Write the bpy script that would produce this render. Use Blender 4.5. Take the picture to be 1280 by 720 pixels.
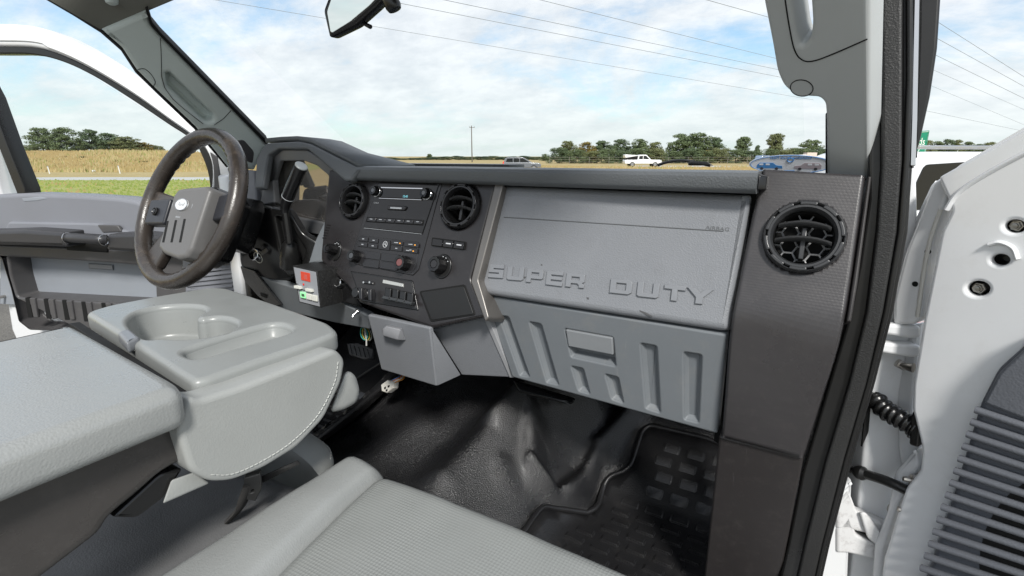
import bpy, bmesh, math, random
from mathutils import Vector as V, Matrix, noise
from mathutils.geometry import delaunay_2d_cdt
R_ = math.radians
random.seed(7)
scene = bpy.context.scene
for o in list(bpy.data.objects): bpy.data.objects.remove(o)
COL = scene.collection
# ------------------------------------------------------------------ camera
EYE = 1.70                       # metres above the ground
YAW, PITCH, FPX = R_(30.9), R_(14.45), 640.0
cam = bpy.data.cameras.new('camera'); camo = bpy.data.objects.new('camera', cam); COL.objects.link(camo)
cam.sensor_width = 36; cam.lens = 18; cam.clip_start = .01; cam.clip_end = 4000
camo.location = (0, 0, EYE); camo.rotation_euler = (math.pi/2-PITCH, 0, YAW)
scene.camera = camo
# ------------------------------------------------------------------ sky, sun, exposure
SUN_EL, SUN_AZ = R_(42), R_(140)          # azimuth clockwise from +Y (ahead of the truck)
w = bpy.data.worlds.new('World'); scene.world = w; w.use_nodes = True
nt = w.node_tree; nt.nodes.clear(); N = nt.nodes.new; L = nt.links.new
out = N('ShaderNodeOutputWorld'); bg = N('ShaderNodeBackground'); L(bg.outputs[0], out.inputs[0])
bg.inputs[1].default_value = .128
sky = N('ShaderNodeTexSky'); sky.sky_type = 'NISHITA'; sky.sun_disc = False
sky.sun_elevation = SUN_EL; sky.sun_rotation = SUN_AZ; sky.altitude = 100; sky.air_density = 1.0; sky.dust_density = 1.2; sky.ozone_density = 1.5
tc = N('ShaderNodeTexCoord'); sep = N('ShaderNodeSeparateXYZ'); L(tc.outputs['Generated'], sep.inputs[0])
def M(op, a, b=None, c=None, clamp=False):
    n = N('ShaderNodeMath'); n.operation = op; n.use_clamp = clamp
    for i, x in enumerate((a, b, c)):
        if x is None: continue
        if isinstance(x, (int, float)): n.inputs[i].default_value = x
        else: L(x, n.inputs[i])
    return n.outputs[0]
zc = M('MAXIMUM', sep.outputs[2], 0.0)
den = M('ADD', zc, .30)
cmb = N('ShaderNodeCombineXYZ'); L(M('DIVIDE', sep.outputs[0], den), cmb.inputs[0]); L(M('DIVIDE', sep.outputs[1], den), cmb.inputs[1])
mp = N('ShaderNodeMapping'); L(cmb.outputs[0], mp.inputs[0]); mp.inputs['Rotation'].default_value = (0, 0, R_(-25)); mp.inputs['Scale'].default_value = (.8, 1.0, 1); mp.inputs['Location'].default_value = (3.1, 1.7, 0)
n1 = N('ShaderNodeTexNoise'); L(mp.outputs[0], n1.inputs['Vector']); n1.inputs['Scale'].default_value = 1.25; n1.inputs['Detail'].default_value = 9; n1.inputs['Roughness'].default_value = .6; n1.inputs['Distortion'].default_value = .5
n2 = N('ShaderNodeTexNoise'); L(mp.outputs[0], n2.inputs['Vector']); n2.inputs['Scale'].default_value = 5; n2.inputs['Detail'].default_value = 7; n2.inputs['Roughness'].default_value = .65
cl = M('ADD', M('MULTIPLY', n1.outputs[0], .78), M('MULTIPLY', n2.outputs[0], .22))
cr = N('ShaderNodeValToRGB'); L(cl, cr.inputs[0]); cr.color_ramp.elements[0].position = .33; cr.color_ramp.elements[1].position = .53; cr.color_ramp.interpolation = 'EASE'
tone = N('ShaderNodeValToRGB'); L(n2.outputs[0], tone.inputs[0])
tone.color_ramp.elements[0].position = .3; tone.color_ramp.elements[0].color = (5.9, 6.2, 6.7, 1)
tone.color_ramp.elements[1].position = .62; tone.color_ramp.elements[1].color = (8.3, 8.4, 8.6, 1)
skm = N('ShaderNodeMixRGB'); skm.blend_type = 'MULTIPLY'; skm.inputs[0].default_value = 1; L(sky.outputs[0], skm.inputs[1]); skm.inputs[2].default_value = (1.1, 1.35, 1.42, 1)
mx = N('ShaderNodeMixRGB'); L(M('MULTIPLY', cr.outputs[0], .93), mx.inputs[0]); L(skm.outputs[0], mx.inputs[1]); L(tone.outputs[0], mx.inputs[2])
hz = M('POWER', M('SUBTRACT', 1.0, zc, clamp=True), 9.0)
mh = N('ShaderNodeMixRGB'); L(M('MULTIPLY', hz, .72), mh.inputs[0]); L(mx.outputs[0], mh.inputs[1]); mh.inputs[2].default_value = (6.7, 7.5, 7.4, 1)
L(mh.outputs[0], bg.inputs[0])
sl = bpy.data.lights.new('sun', 'SUN'); so = bpy.data.objects.new('sun', sl); COL.objects.link(so)
sl.energy = 4.2; sl.angle = R_(10); sl.color = (1, .97, .92)
so.rotation_euler = (math.pi/2-SUN_EL, 0, -SUN_AZ+math.pi)
so.location = (8, -8, 14)
scene.view_settings.view_transform = 'Standard'; scene.view_settings.look = 'None'
scene.view_settings.gamma = 1; scene.view_settings.exposure = -0.02
scene.view_settings.use_curve_mapping = False
scene.render.engine = 'CYCLES'

# ------------------------------------------------------------------ geometry helpers
Fv = V((-math.sin(YAW)*math.cos(PITCH), math.cos(YAW)*math.cos(PITCH), -math.sin(PITCH)))
Rv = V((math.cos(YAW), math.sin(YAW), 0)); Uv = Rv.cross(Fv)
E0 = V((0, 0, EYE))
Hf = V((-math.sin(YAW), math.cos(YAW), 0))       # horizontal view direction
def ray(px, py): return Rv*(px-640)+Uv*(360-py)+Fv*FPX
def aY(px, py, y): d = ray(px, py); return E0+d*(y/d.y)
def aX(px, py, x): d = ray(px, py); return E0+d*(x/d.x)
def aZ(px, py, z): d = ray(px, py); return E0+d*(z/d.z)      # z measured from the eye
def gnd(lat, dep, z=0): p = Rv*lat+Hf*dep; return V((p.x, p.y, z))   # exterior layout: across / along the view
class Surf:
    def __init__(s, o, n, up=(0, 0, 1)):
        s.o = V(o); s.n = V(n).normalized(); up = V(up)
        s.v = (up-s.n*up.dot(s.n)).normalized(); s.u = s.v.cross(s.n)
    def loc(s, px, py, w=0):
        d = ray(px, py); t = (s.o+s.n*w-E0).dot(s.n)/d.dot(s.n); q = E0+d*t-s.o
        return (q.dot(s.u), q.dot(s.v))
    def p3(s, px, py, w=0):
        d = ray(px, py); t = (s.o+s.n*w-E0).dot(s.n)/d.dot(s.n); return E0+d*t
    def q(s, u, v, w=0): return s.o+s.u*u+s.v*v+s.n*w
def S3(a, b, c, up=(0, 0, 1)):
    n = (b-a).cross(c-a)
    if n.dot(E0-a) < 0: n = -n
    return Surf(a, n, up)
WORLD = {}
def link(o, par=None):
    COL.objects.link(o)
    if par is not None:
        o.parent = par
        mw = WORLD.get(par.name)
        if mw is not None: o.matrix_parent_inverse = mw.inverted()
    return o
def tag(o, label, cat, group=None, kind=None):
    if label: o['label'] = label
    if cat: o['category'] = cat
    if group: o['group'] = group
    if kind: o['kind'] = kind
    return o
def empty(name, loc, label=None, cat=None, group=None, rz=0, local=False):
    o = bpy.data.objects.new(name, None); COL.objects.link(o); o.location = loc; o.rotation_euler = (0, 0, rz); o.empty_display_size = .05
    if not local: WORLD[o.name] = Matrix.Translation(V(loc)) @ Matrix.Rotation(rz, 4, 'Z')
    return tag(o, label, cat, group)
def fin(name, me, mat, par=None, ang=38, smooth=True):
    me.name = name
    if smooth:
        me.shade_smooth(); me.set_sharp_from_angle(angle=R_(ang))
    if mat: me.materials.clear(); me.materials.append(mat)
    return link(bpy.data.objects.new(name, me), par)
def frombm(name, bm, mat, par=None, ang=38, smooth=True):
    bmesh.ops.recalc_face_normals(bm, faces=bm.faces)
    me = bpy.data.meshes.new(name); bm.to_mesh(me); bm.free()
    return fin(name, me, mat, par, ang, smooth)
def mesh(name, vs, fs, mat, par=None, ang=38, smooth=True):
    me = bpy.data.meshes.new(name); me.from_pydata([tuple(v) for v in vs], [], fs); me.validate()
    return fin(name, me, mat, par, ang, smooth)
def rounded(pts, r, n=4):
    if not r: return [V(p) for p in pts]
    out = []; k = len(pts)
    for i in range(k):
        p = V(pts[i]); a = V(pts[i-1])-p; b = V(pts[(i+1) % k])-p
        rr = r[i] if isinstance(r, (list, tuple)) else r
        if rr <= 0: out.append(p); continue
        la, lb = a.length, b.length
        if la < 1e-6 or lb < 1e-6: out.append(p); continue
        a /= la; b /= lb; d = min(rr, la*.48, lb*.48)
        for j in range(n+1):
            t = j/n; out.append((p+a*d)*(1-t)**2+p*2*t*(1-t)+(p+b*d)*t*t)
    return out
def slab(name, S, pts, w0, w1, mat, par=None, bev=.002, rnd=0, holes=(), px=True, res=2, hr=0, wref=None, ang=38, lholes=()):
    """outline on a plane made solid between w0 and w1 along its normal, with rounded edges"""
    wr = w1 if wref is None else wref
    f = (lambda p: S.loc(p[0], p[1], wr)) if px else (lambda p: p)
    cu = bpy.data.curves.new(name, 'CURVE'); cu.dimensions = '2D'; cu.fill_mode = 'BOTH'
    loops = [rounded([f(p) for p in pts], rnd)]+[rounded([f(p) for p in h], hr) for h in holes]+[[V(p) for p in h] for h in lholes]
    for lp in loops:
        sp = cu.splines.new('POLY'); sp.points.add(len(lp)-1); sp.use_cyclic_u = True
        for q, p in zip(sp.points, lp): q.co = (p[0], p[1], 0, 1)
    h = (w1-w0)/2; bev = min(bev, h*.95)
    cu.extrude = max(h-bev, 0); cu.bevel_depth = bev; cu.bevel_resolution = res; cu.offset = -bev
    tmp = bpy.data.objects.new('tmp', cu); me = bpy.data.meshes.new_from_object(tmp)
    bpy.data.objects.remove(tmp); bpy.data.curves.remove(cu)
    T = Matrix((( *[S.u.x, S.v.x, S.n.x], 0), (*[S.u.y, S.v.y, S.n.y], 0), (*[S.u.z, S.v.z, S.n.z], 0), (0, 0, 0, 1)))
    T = Matrix.Translation(S.o+S.n*((w0+w1)/2)) @ T
    me.transform(T)
    return fin(name, me, mat, par, ang)
def text(name, S, body, u, v, size, w0, w1, mat, par=None, sx=1, slant=0, bev=0, rot=0, align='LEFT'):
    cu = bpy.data.curves.new(name, 'FONT'); cu.body = body; cu.size = size; cu.align_x = align; cu.shear = slant
    h = (w1-w0)/2; cu.extrude = max(h-bev, 0); cu.bevel_depth = bev; cu.resolution_u = 3
    tmp = bpy.data.objects.new('tmp', cu); me = bpy.data.meshes.new_from_object(tmp)
    bpy.data.objects.remove(tmp); bpy.data.curves.remove(cu)
    T = Matrix(((S.u.x, S.v.x, S.n.x, 0), (S.u.y, S.v.y, S.n.y, 0), (S.u.z, S.v.z, S.n.z, 0), (0, 0, 0, 1)))
    T = Matrix.Translation(S.q(u, v, (w0+w1)/2)) @ T @ Matrix.Rotation(rot, 4, 'Z') @ Matrix.Diagonal((sx, 1, 1, 1))
    me.transform(T)
    return fin(name, me, mat, par)
def inside(p, poly):
    c = False; j = len(poly)-1
    for i in range(len(poly)):
        a, b = poly[i], poly[j]
        if (a[1] > p[1]) != (b[1] > p[1]) and p[0] < (b[0]-a[0])*(p[1]-a[1])/(b[1]-a[1])+a[0]: c = not c
        j = i
    return c
def inset(poly, d):
    k = len(poly); area = sum(poly[i-1][0]*poly[i][1]-poly[i][0]*poly[i-1][1] for i in range(k)); s = 1 if area > 0 else -1
    out = []
    for i in range(k):
        p = V(poly[i][:2]); a = (p-V(poly[i-1][:2])).normalized(); b = (V(poly[(i+1) % k][:2])-p).normalized()
        na = V((-a.y, a.x))*s; nb = V((-b.y, b.x))*s; m = (na+nb)
        m = m/max(m.length_squared/2, .35) if m.length > 1e-6 else na
        out.append(p+m*d)
    return out
def pocket(name, S, loop, prof, mat, par=None, w=0, floor=True, ang=50):
    """recess: rings of the loop inset by prof[i][0] at depth prof[i][1], closed by a floor"""
    vs = []; fs = []; k = len(loop)
    for d, h in prof:
        for p in inset(loop, d): vs.append(S.q(p[0], p[1], w+h))
    for r in range(len(prof)-1):
        for i in range(k):
            j = (i+1) % k; fs.append((r*k+i, r*k+j, (r+1)*k+j, (r+1)*k+i))
    if floor: fs.append(tuple((len(prof)-1)*k+i for i in range(k)))
    bm = bmesh.new(); bv = [bm.verts.new(v) for v in vs]
    for f in fs:
        try: bm.faces.new([bv[i] for i in f])
        except ValueError: pass
    bmesh.ops.triangulate(bm, faces=[f for f in bm.faces if len(f.verts) > 4])
    # normals face the open side
    bm.normal_update()
    for f in bm.faces:
        pass
    me = bpy.data.meshes.new(name); bmesh.ops.recalc_face_normals(bm, faces=bm.faces)
    bm.to_mesh(me); bm.free(); return fin(name, me, mat, par, ang)
def lathe(name, c, axis, prof, mat, par=None, seg=32, ridges=0, rd=0, rrng=None, ang=35, up=(0, 0, 1), ell=1.0, caps=True):
    """profile [(r,h)] turned about axis from c"""
    S = Surf(c, axis, up if abs(V(axis).normalized().dot(V(up))) < .95 else (1, 0, 0)); vs = []; fs = []
    for k, (r, h) in enumerate(prof):
        for i in range(seg):
            a = 2*math.pi*i/seg; rr = r
            if ridges and rrng and rrng[0] <= k <= rrng[1]: rr = r*(1+rd*(1 if math.cos(a*ridges) > 0 else -1))
            vs.append(S.q(rr*math.cos(a)*ell, rr*math.sin(a), h))
    for k in range(len(prof)-1):
        for i in range(seg):
            j = (i+1) % seg; fs.append((k*seg+i, k*seg+j, (k+1)*seg+j, (k+1)*seg+i))
    if caps and prof[-1][0] > 1e-6: fs.append(tuple((len(prof)-1)*seg+i for i in range(seg)))
    if caps and prof[0][0] > 1e-6: fs.append(tuple(reversed(range(seg))))
    bm = bmesh.new(); bv = [bm.verts.new(v) for v in vs]
    for f in fs: bm.faces.new([bv[i] for i in f])
    bmesh.ops.remove_doubles(bm, verts=bm.verts, dist=1e-6)
    return frombm(name, bm, mat, par, ang)
def smooth_path(pts, n=6, closed=False):
    P = [V(p) for p in pts]; out = []; k = len(P)
    for i in range(k if closed else k-1):
        a = P[(i-1) % k] if closed or i > 0 else P[0]*2-P[1]; b = P[i]; c = P[(i+1) % k]; d = P[(i+2) % k] if closed or i+2 < k else P[-1]*2-P[-2]
        for j in range(n):
            t = j/n; out.append(.5*((2*b)+(c-a)*t+(2*a-5*b+4*c-d)*t*t+(3*b-a-3*c+d)*t**3))
    if not closed: out.append(P[-1])
    return out
def tube(name, pts, r, mat, par=None, seg=10, closed=False, flat=1.0, up=(0, 0, 1), ang=50, caps=True, bm_in=None):
    bm = bm_in or bmesh.new(); k = len(pts); rings = []; up = V(up); prev = None
    for i, p in enumerate(pts):
        p = V(p)
        t = (V(pts[(i+1) % k])-V(pts[i-1])) if closed or 0 < i < k-1 else (V(pts[min(i+1, k-1)])-V(pts[max(i-1, 0)]))
        t.normalize(); ref = prev or up
        if abs(ref.dot(t)) > .98: ref = V((1, 0, 0)) if abs(t.x) < .9 else V((0, 1, 0))
        b = (ref-t*ref.dot(t)).normalized(); a = t.cross(b); prev = b
        rr = r[i] if isinstance(r, (list, tuple)) else r
        rings.append([bm.verts.new(p+a*rr*math.cos(2*math.pi*j/seg)+b*rr*flat*math.sin(2*math.pi*j/seg)) for j in range(seg)])
    for i in range(k if closed else k-1):
        A, B = rings[i], rings[(i+1) % k]
        for j in range(seg): bm.faces.new((A[j], A[(j+1) % seg], B[(j+1) % seg], B[j]))
    if caps and not closed: bm.faces.new(rings[0]); bm.faces.new(rings[-1])
    if bm_in: return None
    return frombm(name, bm, mat, par, ang)
def hull(name, pts, mat, par=None, bev=.004, seg=3, ang=45):
    bm = bmesh.new(); [bm.verts.new(p) for p in pts]
    r = bmesh.ops.convex_hull(bm, input=bm.verts)
    bmesh.ops.delete(bm, geom=list({v for v in r['geom_interior'] if isinstance(v, bmesh.types.BMVert)}), context='VERTS')
    bmesh.ops.dissolve_limit(bm, angle_limit=R_(3), verts=bm.verts, edges=bm.edges)
    if bev: bmesh.ops.bevel(bm, geom=list(bm.edges), offset=bev, segments=seg, affect='EDGES', profile=.5, clamp_overlap=True)
    return frombm(name, bm, mat, par, ang)
def box(name, x0, x1, y0, y1, z0, z1, mat, par=None, bev=.003):
    return hull(name, [(x, y, z) for x in (x0, x1) for y in (y0, y1) for z in (z0, z1)], mat, par, bev)
def grid(name, fn, nu, nv, mat, par=None, ang=60, thick=0):
    vs = [fn(i/nu, j/nv) for j in range(nv+1) for i in range(nu+1)]
    fs = [(j*(nu+1)+i, j*(nu+1)+i+1, (j+1)*(nu+1)+i+1, (j+1)*(nu+1)+i) for j in range(nv) for i in range(nu)]
    o = mesh(name, vs, fs, mat, par, ang)
    if thick:
        m = o.modifiers.new('solid', 'SOLIDIFY'); m.thickness = thick; m.offset = -1
    return o
def sstep(a, b, x): t = min(max((x-a)/(b-a), 0), 1); return t*t*(3-2*t)

# ------------------------------------------------------------------ materials
MATS = {}
def mat(name, col, rough=.5, spec=.5, metal=0, grain=0, gs=300, gtype='noise', var=.08, vs=6, coat=0, dirt=0, dcol=(.3, .27, .22), dscale=18, scuff=0, rv=.12, emis=None, stretch=None, gd=.3):
    if name in MATS: return MATS[name]
    m = bpy.data.materials.new(name); m.use_nodes = True; t = m.node_tree; b = t.nodes['Principled BSDF']; nn = t.nodes.new; ll = t.links.new
    b.inputs['Roughness'].default_value = rough; b.inputs['Metallic'].default_value = metal; b.inputs['Specular IOR Level'].default_value = spec
    if coat: b.inputs['Coat Weight'].default_value = coat; b.inputs['Coat Roughness'].default_value = .08
    co = nn('ShaderNodeTexCoord')
    vec = co.outputs['Object']
    if stretch:
        mpn = nn('ShaderNodeMapping'); ll(vec, mpn.inputs[0]); mpn.inputs['Scale'].default_value = stretch; vec = mpn.outputs[0]
    nz = nn('ShaderNodeTexNoise'); nz.inputs['Scale'].default_value = vs; nz.inputs['Detail'].default_value = 6; nz.inputs['Roughness'].default_value = .65; ll(vec, nz.inputs['Vector'])
    mix = nn('ShaderNodeMixRGB'); ll(nz.outputs[0], mix.inputs[0])
    mix.inputs[1].default_value = (*[c*(1-var*2) for c in col], 1); mix.inputs[2].default_value = (*[min(c*(1+var*2), 1) for c in col], 1)
    last = mix.outputs[0]
    if dirt:
        dn = nn('ShaderNodeTexNoise'); dn.inputs['Scale'].default_value = dscale; dn.inputs['Detail'].default_value = 8; dn.inputs['Roughness'].default_value = .75; ll(vec, dn.inputs['Vector'])
        dr = nn('ShaderNodeValToRGB'); ll(dn.outputs[0], dr.inputs[0]); dr.color_ramp.elements[0].position = .52; dr.color_ramp.elements[1].position = .74
        mu = nn('ShaderNodeMath'); mu.operation = 'MULTIPLY'; mu.inputs[1].default_value = dirt; ll(dr.outputs[0], mu.inputs[0])
        m2 = nn('ShaderNodeMixRGB'); ll(mu.outputs[0], m2.inputs[0]); ll(last, m2.inputs[1]); m2.inputs[2].default_value = (*dcol, 1); last = m2.outputs[0]
    if scuff:
        mp2 = nn('ShaderNodeMapping'); ll(co.outputs['Object'], mp2.inputs[0]); mp2.inputs['Rotation'].default_value = (.4, .7, .5); mp2.inputs['Scale'].default_value = (90, 12, 12)
        sn = nn('ShaderNodeTexNoise'); ll(mp2.outputs[0], sn.inputs['Vector']); sn.inputs['Scale'].default_value = 1; sn.inputs['Detail'].default_value = 4
        sr = nn('ShaderNodeValToRGB'); ll(sn.outputs[0], sr.inputs[0]); sr.color_ramp.elements[0].position = .68; sr.color_ramp.elements[1].position = .76
        mu = nn('ShaderNodeMath'); mu.operation = 'MULTIPLY'; mu.inputs[1].default_value = scuff; ll(sr.outputs[0], mu.inputs[0])
        m3 = nn('ShaderNodeMixRGB'); ll(mu.outputs[0], m3.inputs[0]); ll(last, m3.inputs[1]); m3.inputs[2].default_value = (.35, .34, .33, 1); last = m3.outputs[0]
    ll(last, b.inputs['Base Color'])
    if rv:
        rr = nn('ShaderNodeMapRange'); ll(nz.outputs[0], rr.inputs[0]); rr.inputs[1].default_value = .25; rr.inputs[2].default_value = .75
        rr.inputs[3].default_value = max(rough-rv, .03); rr.inputs[4].default_value = min(rough+rv, 1); ll(rr.outputs[0], b.inputs['Roughness'])
    if grain:
        if gtype == 'noise':
            g = nn('ShaderNodeTexNoise'); g.inputs['Scale'].default_value = gs; g.inputs['Detail'].default_value = 3; go = g.outputs[0]
        elif gtype == 'leather':
            g = nn('ShaderNodeTexVoronoi'); g.feature = 'SMOOTH_F1'; g.inputs['Scale'].default_value = gs; go = g.outputs[0]
        elif gtype == 'weave':
            g = nn('ShaderNodeTexVoronoi'); g.feature = 'F1'; g.inputs['Scale'].default_value = gs; g.inputs['Randomness'].default_value = 0; go = g.outputs[0]
        ll(vec, g.inputs['Vector'])
        bp = nn('ShaderNodeBump'); bp.inputs['Strength'].default_value = grain; bp.inputs['Distance'].default_value = 1.0/gs*gd; ll(go, bp.inputs['Height']); ll(bp.outputs[0], b.inputs['Normal'])
    if emis: b.inputs['Emission Color'].default_value = (*emis[:3], 1); b.inputs['Emission Strength'].default_value = emis[3]
    MATS[name] = m; return m
dashgrey = mat('dash_grey', (.195, .203, .218), .44, .5, grain=.8, gs=480, gtype='leather', dirt=.16, dcol=(.1, .1, .1), dscale=30, var=.04)
glovegrey = mat('glove_grey', (.145, .158, .17), .48, .45, grain=.5, gs=600, dirt=.18, dcol=(.25, .23, .2), dscale=25, var=.05, scuff=.12)
dashpad = mat('dash_pad', (.10, .108, .115), .45, .5, grain=.9, gs=420, gtype='leather', var=.06)
graphite = mat('graphite_plastic', (.021, .0192, .020), .30, .5, grain=.12, gs=900, var=.1, dirt=.06, dcol=(.2, .19, .18), dscale=40)
sidepanel = mat('woven_texture_plastic', (.036, .0335, .035), .32, .6, grain=.5, gs=620, gtype='weave', var=.06, dirt=.05, dcol=(.28, .25, .22), dscale=60)
kickmat = mat('scuffed_brown_plastic', (.028, .025, .025), .45, .45, grain=.2, gs=700, var=.08, dirt=.12, dcol=(.16, .14, .13), dscale=50, scuff=.15)
trimstrip = mat('bronze_trim', (.17, .16, .15), .38, .5, metal=.5, grain=.1, gs=900, var=.05)
blackpl = mat('black_plastic', (.009, .009, .0095), .25, .5, grain=.15, gs=700, var=.15)
blackmatte = mat('matte_black', (.007, .007, .007), .7, .3, var=.2)
pianob = mat('gloss_black', (.006, .006, .007), .12, .5, var=.1, dirt=.05, dcol=(.2, .2, .2), dscale=80)
btnmat = mat('button_black', (.016, .016, .018), .22, .45, var=.1)
lettermat = mat('print_white', (.62, .64, .66), .5, var=.02)
amber = mat('print_amber', (.8, .35, .04), .5, emis=(1, .4, .05, .4))
chrome = mat('chrome', (.62, .62, .63), .16, metal=1, var=.04)
steel = mat('zinc_steel', (.45, .43, .40), .34, metal=1, var=.15, dirt=.4, dcol=(.2, .14, .08), dscale=90)
leather = mat('grey_vinyl', (.315, .325, .316), .40, .5, grain=.55, gs=480, gtype='leather', gd=.22, dirt=.07, dcol=(.25, .23, .2), dscale=14, var=.05)
leather2 = mat('grey_vinyl_worn', (.275, .285, .281), .28, .6, grain=.55, gs=440, gtype='leather', gd=.26, dirt=.08, dcol=(.22, .21, .2), dscale=16, var=.05)
insertm = mat('seat_insert_fabric', (.25, .260, .252), .5, .4, grain=.6, gs=190, gtype='weave', gd=.3, dirt=.06, dcol=(.25, .23, .2), dscale=14, var=.04)
trayplastic = mat('tray_grey_plastic', (.255, .266, .260), .32, .5, grain=.25, gs=700, dirt=.10, dcol=(.2, .19, .17), dscale=16, var=.05)
midvinyl = mat('shaded_grey_vinyl', (.11, .112, .115), .42, .5, grain=.5, gs=420, gtype='leather', var=.06)  # seat vinyl darkened: shade under the console put into its colour
shellpl = mat('brown_black_shell', (.047, .043, .041), .30, .5, grain=.15, gs=500, var=.05, dirt=.06, dcol=(.28, .26, .24), dscale=22, scuff=.35)
pillarm = mat('pillar_trim', (.56, .62, .60), .5, .4, grain=.15, gs=900, var=.03)
pillarm2 = mat('pillar_trim_grey', (.48, .50, .50), .48, .4, grain=.15, gs=900, var=.03)
headm = mat('headliner_cloth', (.19, .19, .17), .9, .1, grain=.4, gs=500, var=.06)
white = mat('white_paint', (.72, .73, .74), .22, .5, coat=.6, var=.03, dirt=.13, dcol=(.38, .34, .29), dscale=24, rv=.05)
whited = mat('white_paint_dirty', (.66, .66, .66), .35, .5, var=.03, dirt=.5, dcol=(.16, .13, .11), dscale=75, rv=.1)
rubber = mat('seal_rubber', (.018, .018, .018), .48, .5, grain=1.0, gs=420, gtype='noise', var=.15)
rubbers = mat('smooth_rubber', (.011, .011, .011), .3, .5, var=.1)
floorm = mat('floor_rubber', (.010, .010, .011), .30, 1.0, grain=1.0, gs=420, gtype='noise', var=.25, dirt=.05, dcol=(.09, .08, .07), dscale=9, rv=.06, gd=1.0)
_b = floorm.node_tree.nodes['Principled BSDF']; _b.inputs['Coat Weight'].default_value = .12; _b.inputs['Coat Roughness'].default_value = .3
matm = mat('mat_rubber', (.014, .014, .015), .34, .55, grain=.5, gs=350, var=.2, gd=.6, dirt=.22, dcol=(.07, .065, .06), dscale=14, rv=.1)
wheelm = mat('worn_wheel_leather', (.036, .030, .026), .27, .6, grain=.8, gs=420, gtype='leather', gd=.16, var=.3, dirt=.8, dcol=(.17, .13, .095), dscale=5)
hubm = mat('hub_plastic', (.125, .122, .12), .4, .5, grain=.35, gs=500, var=.08)
doorgrey = mat('door_card_grey', (.19, .197, .22), .5, .4, grain=.3, gs=450, gtype='leather', var=.04)
doordark = mat('door_card_dark', (.072, .070, .072), .42, .5, grain=.3, gs=450, var=.08, dirt=.15, dcol=(.2, .18, .16), dscale=20)
bluegrey = mat('door_pocket_grey', (.25, .27, .30), .5, .4, grain=.2, gs=450, var=.04, dirt=.1, dcol=(.2, .18, .16), dscale=14)
def glassmat(name, tint, gl=1.0, ior=1.45):
    m = bpy.data.materials.new(name); m.use_nodes = True; t = m.node_tree; t.nodes.clear()
    o = t.nodes.new('ShaderNodeOutputMaterial'); mx_ = t.nodes.new('ShaderNodeMixShader'); tr = t.nodes.new('ShaderNodeBsdfTransparent'); g = t.nodes.new('ShaderNodeBsdfGlossy'); fr = t.nodes.new('ShaderNodeFresnel')
    tr.inputs[0].default_value = (*tint, 1); g.inputs['Roughness'].default_value = .02; g.inputs[0].default_value = (gl, gl, gl, 1); fr.inputs[0].default_value = ior
    t.links.new(fr.outputs[0], mx_.inputs[0]); t.links.new(tr.outputs[0], mx_.inputs[1]); t.links.new(g.outputs[0], mx_.inputs[2]); t.links.new(mx_.outputs[0], o.inputs[0]); return m
glass = glassmat('window_glass', (.97, .985, .98), .6, 1.10)
mirrorm = mat('mirror_glass', (.8, .83, .82), .02, metal=1, var=0, rv=0)
carglass = mat('dark_car_glass', (.012, .015, .018), .06, .6, var=.1, rv=0)
# ================================================================== THE SETTING: floor of the cab
FLO = EYE-.885
def hit0(px, py):
    d = ray(px, py).normalized(); t = .5
    while t < 2.2:
        p = E0+d*t
        if p.z < FLO+base_floor(p.x, p.y)+.01: return (p.x, p.y)
        t += .004
    return (p.x, p.y)
def base_floor(x, y):
    toe = max(0, y-1.10)*.62*sstep(1.08, 1.2, y)
    t = 1-sstep(.20, .42, abs(x+.82))
    return max(toe, 0)*(1-t)+(.16+.20*sstep(.75, 1.45, y))*t
MAT_O = [hit0(*p) for p in ((640, 700), (668, 648), (679, 635), (745, 641), (757, 598), (786, 592), (802, 541), (812, 534), (888, 552))]
MAT_O = [(MAT_O[0][0], .6)]+MAT_O[1:]+[(-.035, MAT_O[-1][1]-.03), (-.035, .6)]
def seg_d(x, y, a, b):
    ax, ay = a; bx, by = b; dx, dy = bx-ax, by-ay; t = min(max(((x-ax)*dx+(y-ay)*dy)/(dx*dx+dy*dy), 0), 1)
    return math.hypot(x-ax-dx*t, y-ay-dy*t), t
def fz(px, py, z): p = aZ(px, py, z); return (p.x, p.y)
CREASE = [(fz(555, 593, -.70), fz(618, 540, -.68), .030, .050), (fz(618, 540, -.68), fz(660, 508, -.66), .045, .042), (fz(660, 508, -.66), fz(664, 560, -.74), .030, .030), (fz(664, 560, -.74), fz(667, 612, -.80), .026, .026),
          (fz(666, 611, -.80), fz(703, 617, -.80), .036, .022), (fz(703, 617, -.80), fz(750, 570, -.80), .036, .024), (fz(750, 570, -.80), fz(795, 527, -.76), .040, .028), (fz(740, 510, -.70), fz(700, 500, -.66), .03, .05),
          (fz(450, 560, -.68), fz(520, 520, -.66), .012, .06), (fz(620, 610, -.78), fz(590, 590, -.74), .012, .04)]
def floor_z(x, y, crease=True):
    toe = max(0, y-1.10)*.62*sstep(1.08, 1.2, y)
    hw = abs(x+.82)
    t = 1-sstep(.20, .42, hw)
    zt = (.16+.20*sstep(.75, 1.45, y))*t
    z = max(toe, 0)*(1-t)+zt
    if crease:
        c = 0
        for a, b, h, wd in CREASE:
            d, s = seg_d(x, y, a, b); c = max(c, 1.5*h*math.exp(-(d/wd)**2))
        c += .006*noise.noise(V((x*7, y*7, 0)))+.010*noise.noise(V((x*3.1, y*3.1, 3)))
        dm = min(seg_d(x, y, MAT_O[k-1], MAT_O[k])[0] for k in range(len(MAT_O)))
        c *= 0 if inside((x, y), MAT_O) else sstep(0, .03, dm)
        if x < -1.0: c *= .3
        z += c
    return FLO+z
fl = grid('floor', lambda u, v: V((-1.72+1.76*u, .1+1.45*v, floor_z(-1.72+1.76*u, .1+1.45*v))), 210, 180, floorm)
fl['kind'] = 'structure'; fl['label'] = 'black rubber cab floor covering with wrinkles over the tunnel'
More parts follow.
